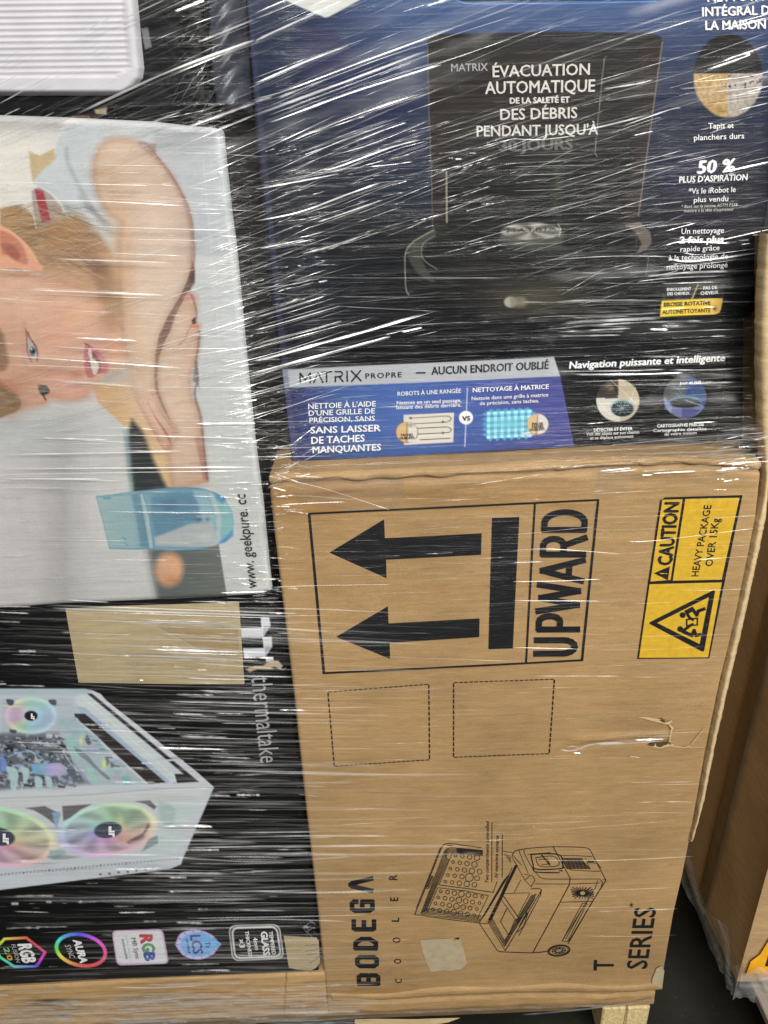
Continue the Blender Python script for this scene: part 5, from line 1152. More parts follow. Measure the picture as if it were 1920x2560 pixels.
    p.line(catmull(e1([(1375, 1140), (1420, 1200), (1380, 1240)]), 5, False), 2, (120, 108, 92), .6); p.line(catmull(e1([(1575, 1150), (1610, 1160), (1628, 1200)]), 5, False), 2.5, (170, 156, 130), .8)
    # icons
    def hexring(pts, w):
        P = catmull(pts, 1) if False else np.array(pts, float); P = np.vstack([P, P[:1]]); S = []
        for a_, b_ in zip(P[:-1], P[1:]):
            for k in range(10): S.append(a_ + (b_ - a_) * k / 10)
        S.append(S[0]); n_ = len(S) - 1
        for k in range(n_): p.line([S[k], S[k + 1]], w, hue(np.array([(k / n_) * -1 + .28]), .62, .86)[0], 1)
    hexring([(-10, 2370), (12, 2346), (66, 2343), (113, 2380), (97, 2407), (88, 2416), (36, 2416), (0, 2392)][:8], 6)
    for k in range(60):
        a_, b_ = k / 60 * 2 * math.pi, (k + 1) / 60 * 2 * math.pi
        h = np.interp(k / 60, [0, .12, .25, .42, .5, .62, .72, .82, 1], [.93, .97, 1.02, 1.18, 1.36, 1.56, 1.64, 1.78, 1.93])
        p.line([(202.5 + 61 * math.cos(a_) , 2375 + 39 * math.sin(a_) + 8 * math.cos(a_)), (202.5 + 61 * math.cos(b_), 2375 + 39 * math.sin(b_) + 8 * math.cos(b_))], 8.5, hue(np.array([h]), .60, .88)[0], 1)
    sq = rounded([(279, 2326), (407, 2322), (423, 2409), (292, 2414)], 14, 5)
    p.poly(sq, (202, 160, 186), 1); p.poly(rounded([(282, 2328), (405, 2325), (420, 2408), (294, 2411)], 12, 5), (206, 208, 212), 1)
    p.line([(315, 2338), (327, 2402)], 1.4, (150, 152, 156), .9); p.line(rounded([(283, 2329), (404, 2326), (419, 2407), (295, 2410)], 12, 5), 1.6, (150, 130, 190), .6)
    lc = catmull([(438, 2362), (452, 2333), (492, 2324), (528, 2336), (545, 2354)], 6, False); lc = np.vstack([lc, [(553, 2360), (544, 2372)], catmull([(535, 2385), (500, 2399), (460, 2390), (438, 2362)], 6, False)])
    p.poly(lc, (186, 180, 222), 1); p.line(lc, 2, (110, 84, 140), .6, closed=True); p.ell(494, 2361, 43, 30, (112, 168, 220), 1); p.poly([(525, 2340), (553, 2360), (528, 2382)], (112, 172, 222), 1)
    for k in range(14):
        a_ = k / 14 * 2 * math.pi; p.line([(494 + 46 * math.cos(a_), 2361 + 32 * math.sin(a_)), (494 + 52 * math.cos(a_), 2361 + 36 * math.sin(a_))], 3, (96, 70, 130), .5)
    wh = (208, 208, 206)
    p.line(rounded(c6([(632, 105), (1150, 92), (1200, 440), (672, 464)]), 18, 6), 3, wh, 1, closed=True); p.line(rounded(c6([(662, 128), (1126, 115), (1172, 420), (696, 440)]), 16, 6), 4.5, wh, 1, closed=True)
    p.ell(410, 2400, 0.1, 0.1, wh, 0)
    p.poly([(-60, 2432), (300, 2432), (800, 2418), (800, 2440), (-60, 2480)], (48, 46, 42), .5, 8)
panel(FB, k_left, k_right, k_top, k_bot, 2.1, blk, MAT['print'], kpaint, gain=1.2, depth=0.45, body_mat=MAT['black_board'], rnd=0.005)
def t3(s_, p0, p1, dx, mat='white_ink', bold=.01, f=c5, **k):
    a_, b_ = f([p0])[0], f([p1])[0]; return text(FB, blk, s_, a_, b_, (a_[0] + dx, a_[1] - dx * .04), mat, bold=bold, off=.0014, **k)
MAT['red_ink'] = flat_mat('red_ink', (.50, .06, .07)); MAT['green_ink'] = flat_mat('green_ink', (.12, .32, .13)); MAT['blue_ink'] = flat_mat('blue_ink', (.06, .10, .38)); MAT['mid_ink'] = flat_mat('mid_grey_ink', (.22, .22, .23)); MAT['plum_ink'] = flat_mat('plum_ink', (.14, .05, .16)); MAT['leaf_ink'] = flat_mat('leaf_ink', (.25, .55, .18)); MAT['amber_ink'] = flat_mat('amber_ink', (.7, .3, .05))
text(FB, blk, "thermaltake", (628, 1690), (651, 1906), (680, 1687), 'grey_ink', bold=-.004, off=.0014, label='thin light grey brand name running down the edge')
t3("RGB", (165, 282), (212, 448), 33, bold=.05); t3("FUSION", (105, 282), (152, 446), 10, 'pale_ink', 0); t3("2.", (35, 315), (58, 372), 13, 'leaf_ink', .04); t3("0", (62, 380), (74, 425), 13, 'amber_ink', .04)
t3("AURA", (662, 246), (727, 452), 19, bold=.05); t3("SYNC", (586, 290), (632, 408), 14, 'pale_ink', .0)
t3("R", (1262, 202), (1275, 275), 30, 'red_ink', .05); t3("G", (1283, 282), (1290, 350), 30, 'green_ink', .05); t3("B", (1300, 365), (1308, 430), 26, 'blue_ink', .05); t3("MB Sync", (1186, 228), (1228, 420), 11, 'mid_ink', .01); t3("Addressable", (1095, 234), (1137, 420), 7, 'mid_ink', 0)
t3("LCS", (232, 195), (265, 385), 25, 'plum_ink', .02, f=c6); t3("Tt", (385, 262), (395, 325), 12, 'plum_ink', 0, f=c6); t3("certified", (185, 225), (210, 375), 7, 'plum_ink', -.005, f=c6)
t3("TEMPERED", (1046, 156), (1082, 392), 9, 'white_ink', .03, f=c6); t3("GLASS", (962, 160), (992, 398), 16, 'white_ink', .05, f=c6); t3("4mm", (880, 218), (905, 345), 11, 'white_ink', .02, f=c6); t3("THICKNESS", (798, 152), (838, 414), 9, 'white_ink', .03, f=c6); t3("×3", (730, 240), (745, 320), 13, 'white_ink', .04, f=c6)
for (cx, cy), s_ in ((c3([(325, 365)])[0], .55), (c4([(828, 290)])[0], .9), (c4([(45, 345)])[0], .9)):
    decal(FB, blk, [np.array([(-8, -14), (0, -14), (0, -2), (9, -2), (9, 3), (-8, 3)]) * s_ + [cx, cy - 2], ], 'white_ink', 'emblem', off=.0014)
    decal(FB, blk, [np.array([(-8, 4), (9, 5), (9, 16), (5, 16), (1, 10), (-8, 10)]) * s_ + [cx, cy - 2]], 'white_ink', 'emblem', off=.0014)
decal(FB, blk, [[(164, 1520), (300, 1514), (598, 1503), (600, 1530), (607, 1640), (612, 1708), (480, 1709), (300, 1707), (197, 1706)]], 'patch', 'paper_patch', label='wide tan paper patch at the top edge', off=.0012)
decal(FB, blk, [Z(0, 1160, 2.242, [(885, 905), (960, 860), (1240, 880), (1335, 920), (1342, 1075), (1250, 1070), (1100, 1020), (1000, 965)])], 'scuff', 'bare_board', off=.0015)
decal(FB, blk, [[(709, 2338), (760, 2341), (791, 2342), (797, 2352), (800, 2406), (788, 2420), (777, 2425), (740, 2422), (722.6, 2418), (716, 2380)]], 'patch', 'paper_patch', label='small tan paper patch at the lower right corner', off=.0012)
strokes(FB, blk, [(1.6, q_) for q_ in (Z(0, 1160, 2.242, [(885, 905), (1000, 965), (1100, 1020), (1250, 1070)]), Z(0, 1160, 2.242, [(1190, 900), (1205, 915)]), Z(0, 1160, 2.242, [(1240, 895), (1260, 920)]), Z(0, 1160, 2.242, [(1320, 930), (1340, 915)]), Z(0, 1160, 2.242, [(1245, 990), (1275, 960)]), Z(0, 1160, 2.242, [(1320, 1000), (1342, 990)]), Z(0, 1160, 2.242, [(1320, 1105), (1345, 1100)]), c6([(1420, 360), (1500, 350), (1560, 330)]), c6([(1440, 400), (1540, 380)]), c6([(1470, 480), (1540, 440), (1580, 400)]), c6([(1430, 300), (1560, 290)]))], 1.6, 'mid_ink', 'tear_marks', off=.0016)['kind'] = 'stuff'

# ------------------------------------------------------------------ low kraft carton under the black one
FK = Face(0.0, .0012, 12)
low = empty('low_kraft_carton', (-0.4, 0.3, ZB - .002), 'low kraft carton or tray beneath the black computer case carton, scuffed along its foot', 'carton')
panel(FK, [(2450, -60), (2580, -60)], [(2420, 812), (2560, 822)], [(-60, 2476), (0, 2470), (150, 2462), (300, 2454), (500, 2446), (815, 2433)], [(-60, 2572), (200, 2566), (500, 2552), (830, 2538)], 3.5, low, MAT['kraft'],
      lambda p: (p.c.__setitem__(slice(None), 255), p.blob(150, 2510, 60, 9, (120, 100, 80), .7), p.blob(120, 2503, 34, 5, (60, 48, 38), .8), p.blob(300, 2520, 400, 16, (255, 250, 246), .6), p.line([(716, 2436), (711, 2536)], 2.5, (150, 130, 108), .8)), gain=1.22, depth=0.5, rnd=.003,
      extra=lambda X, Y, P: .002 * vnoise(X / 50, Y / 12, 44, 3) * sstep(2490, 2530, Y))
# ------------------------------------------------------------------ top left: black carton with ribbed panel, slate carton
FT = Face(0.004, .0010, 15)
tl = empty('black_carton', (-0.3, 0.25, float(at(300, 290, 0)[2])), 'black carton at upper left carrying a pale ribbed panel with a rounded corner', 'carton')
def tpaint(p):
    p.c[:] = (20, 20, 22); p.c += 5 * vnoise(p.X / 40, p.Y / 40, 99, 3)[:, None]
    p.poly([(-60, 236), (270, 238), (540, 330), (-60, 330)], (14, 14, 16), .8, 10)
    p.poly([(352, 72), (370, 68), (380, 118), (362, 124)], (120, 122, 126), .9, 2.5); p.poly([(348, 80), (354, 76), (362, 122), (356, 126)], (8, 8, 8), .8, 1.5)
    p.poly([(180, 288), (240, 285), (236, 315), (170, 318)], (96, 62, 54), .8, 5); p.poly([(236, 275), (268, 268), (266, 286), (240, 285)], (196, 186, 150), .8, 2); p.blob(360, 300, 30, 5, (140, 150, 152), .5)
    p.blob(470, 210, 24, 60, (30, 34, 36), .8)
panel(FT, [(-60, -60), (330, -60)], [(-60, 504), (140, 512), (230, 520), (330, 528)], [(-60, -60), (520, -60)], [(-60, 296), (380, 304), (530, 318)], 3.0, tl, MAT['print'], tpaint, depth=.4, body_mat=MAT['black_board'], rnd=.006,
      extra=lambda X, Y, P: .003 * vnoise(X / 40, Y / 60, 17, 3) * sstep(350, 460, X))
# ribbed panel: real ribs
rows = []; step = 2.4
ys_ = np.arange(-60, 240, step); us = np.linspace(0, 1, 60)
V = []
for y in ys_:
    r0 = 334 + (y + 40) * .062 if y < 170 else 347
    t = max(0, (y - 170) / 66); xr = interp([(-60, 336), (0, 340), (100, 349), (170, 356), (195, 352), (215, 336), (228, 312), (236, 272), (240, 250)], y)
    for u in us:
        x = -60 + (xr + 60) * u; A = at(x, y, -0.004)
        inner_r = interp([(-60, 306), (0, 310), (100, 320), (160, 326), (176, 318), (188, 292)], y)
        ins = (x < inner_r) and y < 192
        rib = .0009 * (0.5 - 0.5 * math.cos((y + 6 + x * .012) / 15.6 * 2 * math.pi)) ** .6 if ins else -.0012
        edge = min(xr - x, (238 - y) * 1.0, 40); rim = .010 * (1 - min(1, max(0, edge) / 14)) ** 2
        A[1] += rib + rim; V.append(A)
i = np.arange(len(V)).reshape(len(ys_), len(us))
F4 = np.stack([i[:-1, :-1].ravel(), i[1:, :-1].ravel(), i[1:, 1:].ravel(), i[:-1, 1:].ravel()], -1)
link('ribbed_panel', mesh('ribs', np.array(V), F4, smooth=True), flat_mat('pale_lilac_plastic', (0.55, 0.54, 0.57), .45, .4, .06, 30), tl, )

sl = empty('slate_carton', (-0.17, 0.2, float(at(560, 290, 0)[2])), 'dark slate carton with rounded edge, squeezed between black and blue cartons at the top', 'carton')
V = []; kk = 14; ys_ = np.arange(-60, 300, 8.0)
for y in ys_:
    xl = interp([(-60, 506), (0, 511), (100, 518), (200, 522), (240, 528), (276, 545), (300, 552)], y) + 2 * math.sin(y / 17); xr = interp([(-60, 600), (300, 622)], y)
    for j in range(kk):
        u = j / (kk - 1); P = at(xl + (xr - xl) * u, y, 0.010); P[1] += .045 * abs(u - .32) ** 2 + (.002 * math.sin(y / 9 + j)) + (.05 if j in (0, kk - 1) else 0) + .03 * max(0, (y - 262) / 30) ** 2; V.append(P)
i = np.arange(len(V)).reshape(len(ys_), kk); F4 = np.stack([i[:-1, :-1].ravel(), i[1:, :-1].ravel(), i[1:, 1:].ravel(), i[:-1, 1:].ravel()], -1)
link('front_panel', mesh('front', np.array(V), F4, smooth=True), MAT['slate'], sl)
# near-black box added deep between the columns to stand in for shade
gp = empty('shade_filler', (-0.14, 0.3, float(at(640, 1480, .1)[2])), 'near-black filler added for shade in the narrow gap between the two columns of cartons', 'carton')
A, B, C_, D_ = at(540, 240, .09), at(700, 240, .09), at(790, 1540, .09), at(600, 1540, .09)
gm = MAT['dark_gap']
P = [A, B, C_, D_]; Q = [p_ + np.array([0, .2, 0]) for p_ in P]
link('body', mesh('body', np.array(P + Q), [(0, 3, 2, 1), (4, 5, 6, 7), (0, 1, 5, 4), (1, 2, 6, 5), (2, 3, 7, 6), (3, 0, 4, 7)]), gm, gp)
# ------------------------------------------------------------------ stretch wrap
wrap = empty('stretch_wrap', (0, -0.006, ZB), 'clear stretch film wound round the stacked cartons, creased in bright streaks', 'stretch film')
ztop = float(at(1300, 1165, 0)[2])
def fy(x, z):
    """how far the film stands from the plane y=0: it sinks in over the set-back upper carton"""
    s = sstep(-.17, -.05, x) * (1 - sstep(.42, .455, x)) * sstep(ztop - .005, ztop + .09, z)
    g = -0.0095 + .046 * s
    return g
def fpt(px, py, off=0.0):
    P = at(px, py, 0.0)
    for _ in range(3):
        P = at(px, py, fy(P[..., 0], P[..., 2]))
    P = P.copy(); P[..., 1] -= off; return P
def sheet(name, x0, x1, y0, y1, step, cov, mat, off):
    xs = np.arange(x0, x1 + step, step); ys = np.arange(y0, y1 + step, step); X, Y = np.meshgrid(xs, ys); X, Y = X.ravel(), Y.ravel()
    P = fpt(X, Y, off); P[:, 1] += .0012 * vnoise(X / 200, Y / 30, 55, 2)
    n, m_ = len(ys), len(xs); i = np.arange(n * m_).reshape(n, m_)
    F4 = np.stack([i[:-1, :-1].ravel(), i[1:, :-1].ravel(), i[1:, 1:].ravel(), i[:-1, 1:].ravel()], -1)
    c = np.clip(cov(X, Y), 0, 1); keep = c[F4].max(1) > 0.01
    return link(name, mesh(name, P, F4[keep], smooth=True, col=np.repeat(c[:, None], 3, 1)), mat, wrap)
rr_ = lambda X, Y: 1 - sstep(-12, 4, X - interp(c_right, Y))
covH = lambda X, Y: sstep(300, 420, Y + 0.05 * (X - 300)) * (1 - sstep(2500, 2530, Y + .04 * X)) * rr_(X, Y) * np.where((X > 690) & (Y > 1200), .42, 1) * np.where((X > 640) & (Y < 1150), .42 + .3 * sstep(700, 900, Y), 1)
covD = lambda X, Y: (1 - sstep(-60, 60, Y - np.interp(X, [0, 700, 1000, 1400, 1900], [1120, 960, 780, 720, 620]))) * (1 - .45 * sstep(640, 900, X)) * rr_(X, Y)
MAT['filmH'] = film_mat('stretch_film_level', base=.014, streak=.17, fx=3.0, fz=330, lo=.50, hi=.78, milk=.05, cov=True, rough=.20)
MAT['filmD'] = film_mat('stretch_film_slanted', base=.008, streak=.09, rot=math.radians(24), fx=2.2, fz=240, lo=.50, hi=.76, milk=.05, cov=True, rough=.20)
sheet('film_layer', -60, 1925, 250, 2540, 22, covH, MAT['filmH'], 0.0)
sheet('film_layer', -60, 1990, -60, 1180, 22, covD, MAT['filmD'], 0.0022)

# creases: thin raised folds of film
m = bpy.data.materials.new('film_fold'); m.use_nodes = True; nt = m.node_tree; b = nt.nodes["Principled BSDF"]; out = nt.nodes["Material Output"]
b.inputs['Base Color'].default_value = (.80, .80, .79, 1); b.inputs['Roughness'].default_value = .27; b.inputs['Metallic'].default_value = .6
tr = N(nt, 'ShaderNodeBsdfTransparent'); mx = N(nt, 'ShaderNodeMixShader'); a_ = N(nt, 'ShaderNodeAttribute', attribute_name='Col')
nt.links.new(a_.outputs['Fac'], mx.inputs[0]); nt.links.new(tr.outputs[0], mx.inputs[1]); nt.links.new(b.outputs[0], mx.inputs[2]); nt.links.new(mx.outputs[0], out.inputs['Surface'])
MAT['fold'] = m
rib_px, rib_w, rib_a, rib_t = [], [], [], []
spread = 5.0; fw_k = .80; fa_k = 1.0
NS = 14
def crease(pts, w, a, dash=0.0):
    """pts in photograph pixels, w in pixels (full width), a opacity"""
    P = np.asarray(pts, float)
    if len(P) == 2: Q = P[0] + (P[1] - P[0]) * np.linspace(0, 1, NS)[:, None]
    else:
        c_ = catmull(P, 8, False); s = np.linspace(0, len(c_) - 1, NS); Q = np.stack([np.interp(s, range(len(c_)), c_[:, k]) for k in range(2)], -1)
    t = np.linspace(0, 1, NS); al = a * np.clip(np.minimum(t, 1 - t) * 6 + .02, 0, 1)
    if dash: al = al * np.clip(1 - dash + dash * 2.4 * (np.interp(t * NS, np.arange(NS + 1), rng.random(NS + 1)) - .25), 0.0, 1.15)
    w *= fw_k; al = al * fa_k
    rib_px.append(Q); rib_w.append(w * (1 + .5 * (rng.random(NS) - .5))); rib_a.append(np.clip(al, 0, 1)); rib_t.append(rng.normal(0, spread) + rng.normal(0, spread * .35, NS))
a1c = lambda L: Z(0, 0, 2.592, L)
# the strong ones, one by one
for L, w, a in (
    (a1c([(510, 740), (1100, 470), (1659, 262)]), 7, 1), (a1c([(500, 748), (1000, 520)]), 3, .9), (a1c([(770, 150), (1100, -5)]), 6, 1), (a1c([(505, 235), (745, 110)]), 4.5, 1), (a1c([(615, 345), (720, 292)]), 4, 1), (a1c([(870, 842), (1180, 725)]), 6, 1),
    (a1c([(390, 797), (475, 765)]), 5, 1), (a1c([(0, 900), (190, 815), (370, 725)]), 4, .95), (a1c([(0, 770), (150, 700)]), 4, .9), (a1c([(0, 680), (350, 490)]), 4, .9), (a1c([(0, 560), (130, 490)]), 3.5, .9), (a1c([(0, 420), (150, 330)]), 3, .7), (a1c([(30, 1090), (230, 1000)]), 3, .8), (a1c([(235, 865), (340, 825)]), 2.5, .7), (a1c([(1140, 80), (1330, 5)]), 8, 1), (a1c([(1290, 280), (1659, 130)]), 8, 1), (a1c([(1120, 490), (1659, 270)]), 4, .8),
    (a1c([(1190, 838), (1659, 668)]), 8, 1), (a1c([(1370, 860), (1659, 745)]), 6, .9), (a1c([(470, 1140), (1160, 855)]), 3.5, .8), (a1c([(600, 1190), (1380, 862)]), 3, .8),
    (z2([(0, 660), (110, 628)]), 9, 1), (z2([(-20, 755), (260, 650), (600, 525), (1110, 330)]), 8, .85), (z2([(0, 640), (180, 595), (700, 400), (1300, 180)]), 4.5, .9), (z2([(0, 545), (300, 415), (600, 300)]), 6, 1), (z2([(90, 798), (640, 595), (1200, 420)]), 5, .9), (z2([(0, 270), (110, 215), (560, 10)]), 6, .95), (z2([(0, 130), (330, -5)]), 4, .9), (z2([(0, 90), (200, 5)]), 3, .7),
    (z2([(190, 932), (600, 765), (1050, 612)]), 4, .9), (z2([(320, 1002), (450, 955), (900, 788)]), 4, .85), (z2([(490, 982), (780, 862), (970, 795)]), 4, .85), (z2([(490, 1008), (700, 950), (960, 850), (1110, 785)]), 3, .6), (z2([(430, 1105), (550, 1075), (860, 960), (1060, 905)]), 5, .9), (z2([(860, 1022), (1110, 935)]), 3.5, .7), (z2([(0, 1225), (330, 1165), (540, 1125)]), 4.5, .95), (z2([(0, 1430), (290, 1370), (600, 1255), (810, 1180)]), 4.5, .95), (z2([(400, 1437), (570, 1380), (820, 1292)]), 4, .9), (z2([(300, 1642), (500, 1588), (690, 1525)]), 4.5, .95), (z2([(610, 1185), (870, 1092)]), 2.5, .5), (z2([(1100, 45), (1260, -5)]), 7, 1), (z2([(700, 420), (1250, 240), (1659, 110)]), 3, .5), (z2([(1000, 480), (1659, 250)]), 2.5, .45), (z2([(1285, 1030), (1330, 1030)]), 5, 1),
    (z5([(0, 600), (200, 540), (450, 460)]), 4.5, .95), (z5([(0, 680), (200, 625), (560, 520)]), 3.5, .8), (z5([(0, 770), (430, 658), (560, 622)]), 3.5, .85), (z5([(0, 885), (380, 780), (730, 685), (1075, 580)]), 6, 1), (z5([(0, 952), (400, 845), (870, 718)]), 4, .9), (z5([(945, 695), (1075, 665)]), 4, .95), (z5([(30, 155), (320, 95)]), 4, .9), (z5([(0, 410), (240, 385), (375, 350)]), 3.5, .9), (z5([(405, 372), (465, 360)]), 4, .9), (z5([(270, 265), (298, 265)]), 4, .9), (z5([(0, 1045), (180, 1060)]), 2.5, .8),
    (z5([(0, 1272), (850, 1262)]), 3.2, .9), (z5([(0, 1290), (500, 1282)]), 2, .6), (z5([(0, 1445), (1000, 1420)]), 3.0, .8), (z5([(350, 1455), (800, 1442)]), 3, .6), (z5([(0, 1345), (330, 1352)]), 2, .6), (z5([(-100, 1500), (500, 1495)]), 2.6, .8), (z5([(500, 525), (1200, 560)]), 1.8, .35), (z5([(480, 345), (1659, 345)]), 2, .3), (z5([(500, 465), (1150, 470)]), 2, .35),
    (a4([(145 * 2.592, 222), (1110, 245)]), 4.5, 1), (a4([(200, 420), (1080, 455)]), 4.5, 1), (a4([(0, 840), (1200, 925)]), 3.5, .9), (a4([(0, 898), (900, 930)]), 3, .8), (a4([(360, 785), (920, 820)]), 3, .8), (a4([(490, 730), (900, 750)]), 4, .9), (a4([(370, 1005), (920, 1042)]), 3.5, .85), (a4([(250, 1375), (720, 1388)]), 3.5, .9), (a4([(690, 1352), (1659, 1378)]), 3, .85), (a4([(35, 1480), (600, 1472), (1200, 1458)]), 4, .95), (a4([(0, 1578), (1640, 1560)]), 3, .8), (a4([(0, 1642), (680, 1642)]), 4, .9), (a4([(0, 1610), (1659, 1585)]), 2.5, .7), (a4([(0, 290), (240, 300)]), 4, 1), (a4([(0, 475), (120, 482)]), 3.5, 1), (a4([(1270, 1285), (1659, 1280)]), 4, .95), (a4([(0, 762), (115, 768)]), 3, .9), (a4([(1055, 488), (1335, 395)]), 3, .9), (a4([(970, 805), (1659, 590)]), 3.5, .9), (a4([(985, 1092), (1320, 968), (1659, 895)]), 3, .85), (a4([(1270, 1058), (1640, 940)]), 2.6, .8), (a4([(920, 212), (1088, 150)]), 2.6, .9), (a4([(370, 1058), (840, 895), (1350, 568)]), 2.2, .7), (a4([(250, 955), (900, 700)]), 2.4, .7), (a4([(0, 1070), (1120, 700)]), 2.2, .6), (a4([(0, 705), (460, 560)]), 2.4, .7), (a4([(1200, 850), (1640, 785)]), 2, .6), (a4([(0, 1300), (700, 1150), (1200, 880)]), 2, .6), (a4([(100, 1330), (800, 1170)]), 2, .6), (a4([(230, 1370), (720, 1250)]), 2, .7), (a4([(1050, 1050), (1659, 1055)]), 2, .5), (a4([(800, 795), (1659, 800)]), 1.6, .4), (a4([(730, 185), (1200, 203)]), 3, .9), (a4([(905, 95), (1330, 103)]), 3, .9), (a4([(600, 12), (1500, 40)]), 3, .85),
    (a1c([(640, 1068), (1100, 1075)]), 2.8, .9), (a1c([(450, 1188), (980, 1200)]), 3.2, .95), (a1c([(0, 1297), (600, 1300), (1200, 1330)]), 3.2, .9), (a1c([(780, 1118), (930, 1118)]), 3, .9), (a1c([(600, 1465), (1520, 1490)]), 2.6, .8), (a1c([(0, 1192), (100, 1195)]), 3.5, 1), (a1c([(130, 1180), (370, 1185)]), 3.5, 1), (a1c([(1015, 1138), (1085, 1110)]), 3, .9), (a1c([(850, 1435), (970, 1377)]), 3, .9), (a1c([(900, 1655), (1090, 1602)]), 2.6, .8),
    (b1([(0, 15), (1460, 10)]), 2.4, .8), (b1([(0, 70), (575, 75)]), 3.4, .95), (b1([(0, 120), (420, 125)]), 2.2, .6), (b1([(0, 170), (145, 170)]), 3, .9), (b1([(0, 497), (155, 499)]), 2.6, .9), (b1([(0, 785), (185, 787)]), 4, 1), (b1([(300, 795), (900, 815), (1640, 840)]), 4.5, 1), (b1([(0, 815), (175, 822)]), 3, .9), (b1([(780, 868), (1330, 888)]), 3.8, 1), (b1([(835, 1026), (1350, 1042)]), 4.2, 1), (b1([(700, 1056), (1370, 1082)]), 4.2, 1), (b1([(110, 1037), (215, 1037)]), 5, 1), (b1([(1140, 1170), (1640, 1180)]), 2.6, .8), (b1([(1045, 1185), (1330, 1196)]), 3, .9), (b1([(380, 745), (620, 760)]), 3, .7), (b1([(1290, 630), (1570, 632)]), 2.4, .8), (b1([(1240, 708), (1500, 700)]), 3, .9), (b1([(0, 620), (650, 630)]), 1.8, .5), (b1([(0, 405), (600, 400)]), 1.6, .4), (b1([(740, 215), (1400, 222)]), 2.2, .7), (b1([(600, 255), (1300, 262)]), 1.8, .5), (b1([(400, 545), (1240, 555)]), 1.8, .5),
    (c2([(0, 130), (45, 130)]), 4, 1), (c2([(900, 287), (1060, 291)]), 4.2, 1), (c2([(935, 400), (1190, 408)]), 4.5, 1), (c2([(820, 462), (1190, 472)]), 3.4, .9), (c2([(1085, 508), (1310, 516)]), 3.6, .95), (c2([(840, 525), (960, 527)]), 4, 1), (c2([(250, 480), (590, 488)]), 3.4, .95), (c2([(60, 430), (330, 440)]), 2.8, .8), (c2([(1075, 708), (1200, 712)]), 4.5, 1), (c2([(830, 893), (1140, 898)]), 4.5, 1), (c2([(1230, 898), (1660, 893)]), 3, .9), (c2([(1035, 163), (1330, 172)]), 3.4, .9), (c2([(880, 222), (1400, 236)]), 3.2, .85), (c2([(950, 980), (1480, 968)]), 3.2, .9), (c2([(1355, 1010), (1600, 1006)]), 3, .9), (c2([(750, 1108), (1200, 1112)]), 4.2, 1), (c2([(1200, 1110), (1330, 1106)]), 3, .9), (c2([(880, 1131), (975, 1131)]), 3.5, 1), (c2([(1100, 490), (1195, 492)]), 3, .8), (c2([(200, 685), (360, 688)]), 3, .9), (c2([(170, 1077), (300, 1077)]), 3.4, .95), (c2([(0, 890), (420, 895)]), 2.6, .8), (c2([(160, 985), (290, 987)]), 3, .9), (c2([(730, 110), (750, 110)]), 3, 1), (c2([(970, 100), (1330, 108)]), 3, .8), (c2([(1150, 335), (1350, 338)]), 2.2, .7), (c2([(820, 358), (920, 360)]), 2.8, .8), (c2([(1540, 700), (1659, 712)]), 2.5, .8), (c2([(0, 242), (60, 242)]), 3, .8),
    (Z(0, 2100, 1.952, [(860, 384), (1000, 388)]), 4, 1), (Z(0, 2100, 1.952, [(580, 434), (790, 443)]), 3.6, 1), (Z(0, 2100, 1.952, [(1165, 322), (1395, 327)]), 3, .95), (Z(0, 2100, 1.952, [(75, 335), (245, 340)]), 3, .8), (Z(0, 2100, 1.952, [(60, 298), (98, 298)]), 5, 1), (Z(0, 2100, 1.952, [(230, 287), (260, 288)]), 5, 1), (Z(0, 2100, 1.952, [(1120, 497), (1390, 510)]), 2.6, .8), (Z(0, 2100, 1.952, [(1150, 545), (1385, 547)]), 2.6, .8), (Z(0, 2100, 1.952, [(1470, 413), (1545, 414)]), 3, .9), (Z(0, 2100, 1.952, [(0, 740), (50, 740)]), 4, .9), (Z(0, 2100, 1.952, [(130, 775), (210, 772)]), 2.4, .7),
    (Z(680, 1160, 2.676, [(60, 262), (240, 250), (490, 240)]), 3.4, .9), (Z(680, 1160, 2.676, [(60, 200), (280, 205), (640, 235)]), 2, .5), (Z(680, 1160, 2.676, [(40, 80), (350, 150), (720, 270), (780, 290)]), 1.6, .5), (Z(680, 1160, 2.676, [(0, 812), (280, 800), (800, 792)]), 2, .55), (Z(680, 1160, 2.676, [(0, 1000), (400, 995)]), 1.8, .6), (Z(680, 1160, 2.676, [(600, 1265), (1640, 1300)]), 1.6, .5), (Z(680, 1160, 2.676, [(0, 660), (120, 665)]), 1.8, .7),
    (q([(0, 697), (250, 690), (700, 722)]), 2.4, .6), (q([(0, 600), (550, 545)]), 2, .5), (q([(750, 645), (950, 635), (1560, 558)]), 2.6, .9), (q([(0, 905), (300, 900), (570, 888)]), 2.2, .7), (q([(0, 1025), (570, 1028)]), 3.2, .8), (q([(0, 1325), (430, 1335)]), 2.4, .7), (q([(100, 1515), (700, 1515)]), 2, .5), (q([(900, 205), (1180, 190)]), 2.2, .8), (q([(590, 200), (800, 180)]), 2.6, .8), (q([(830, 215), (900, 212)]), 2.6, .9), (q([(0, 780), (200, 775)]), 2, .6),
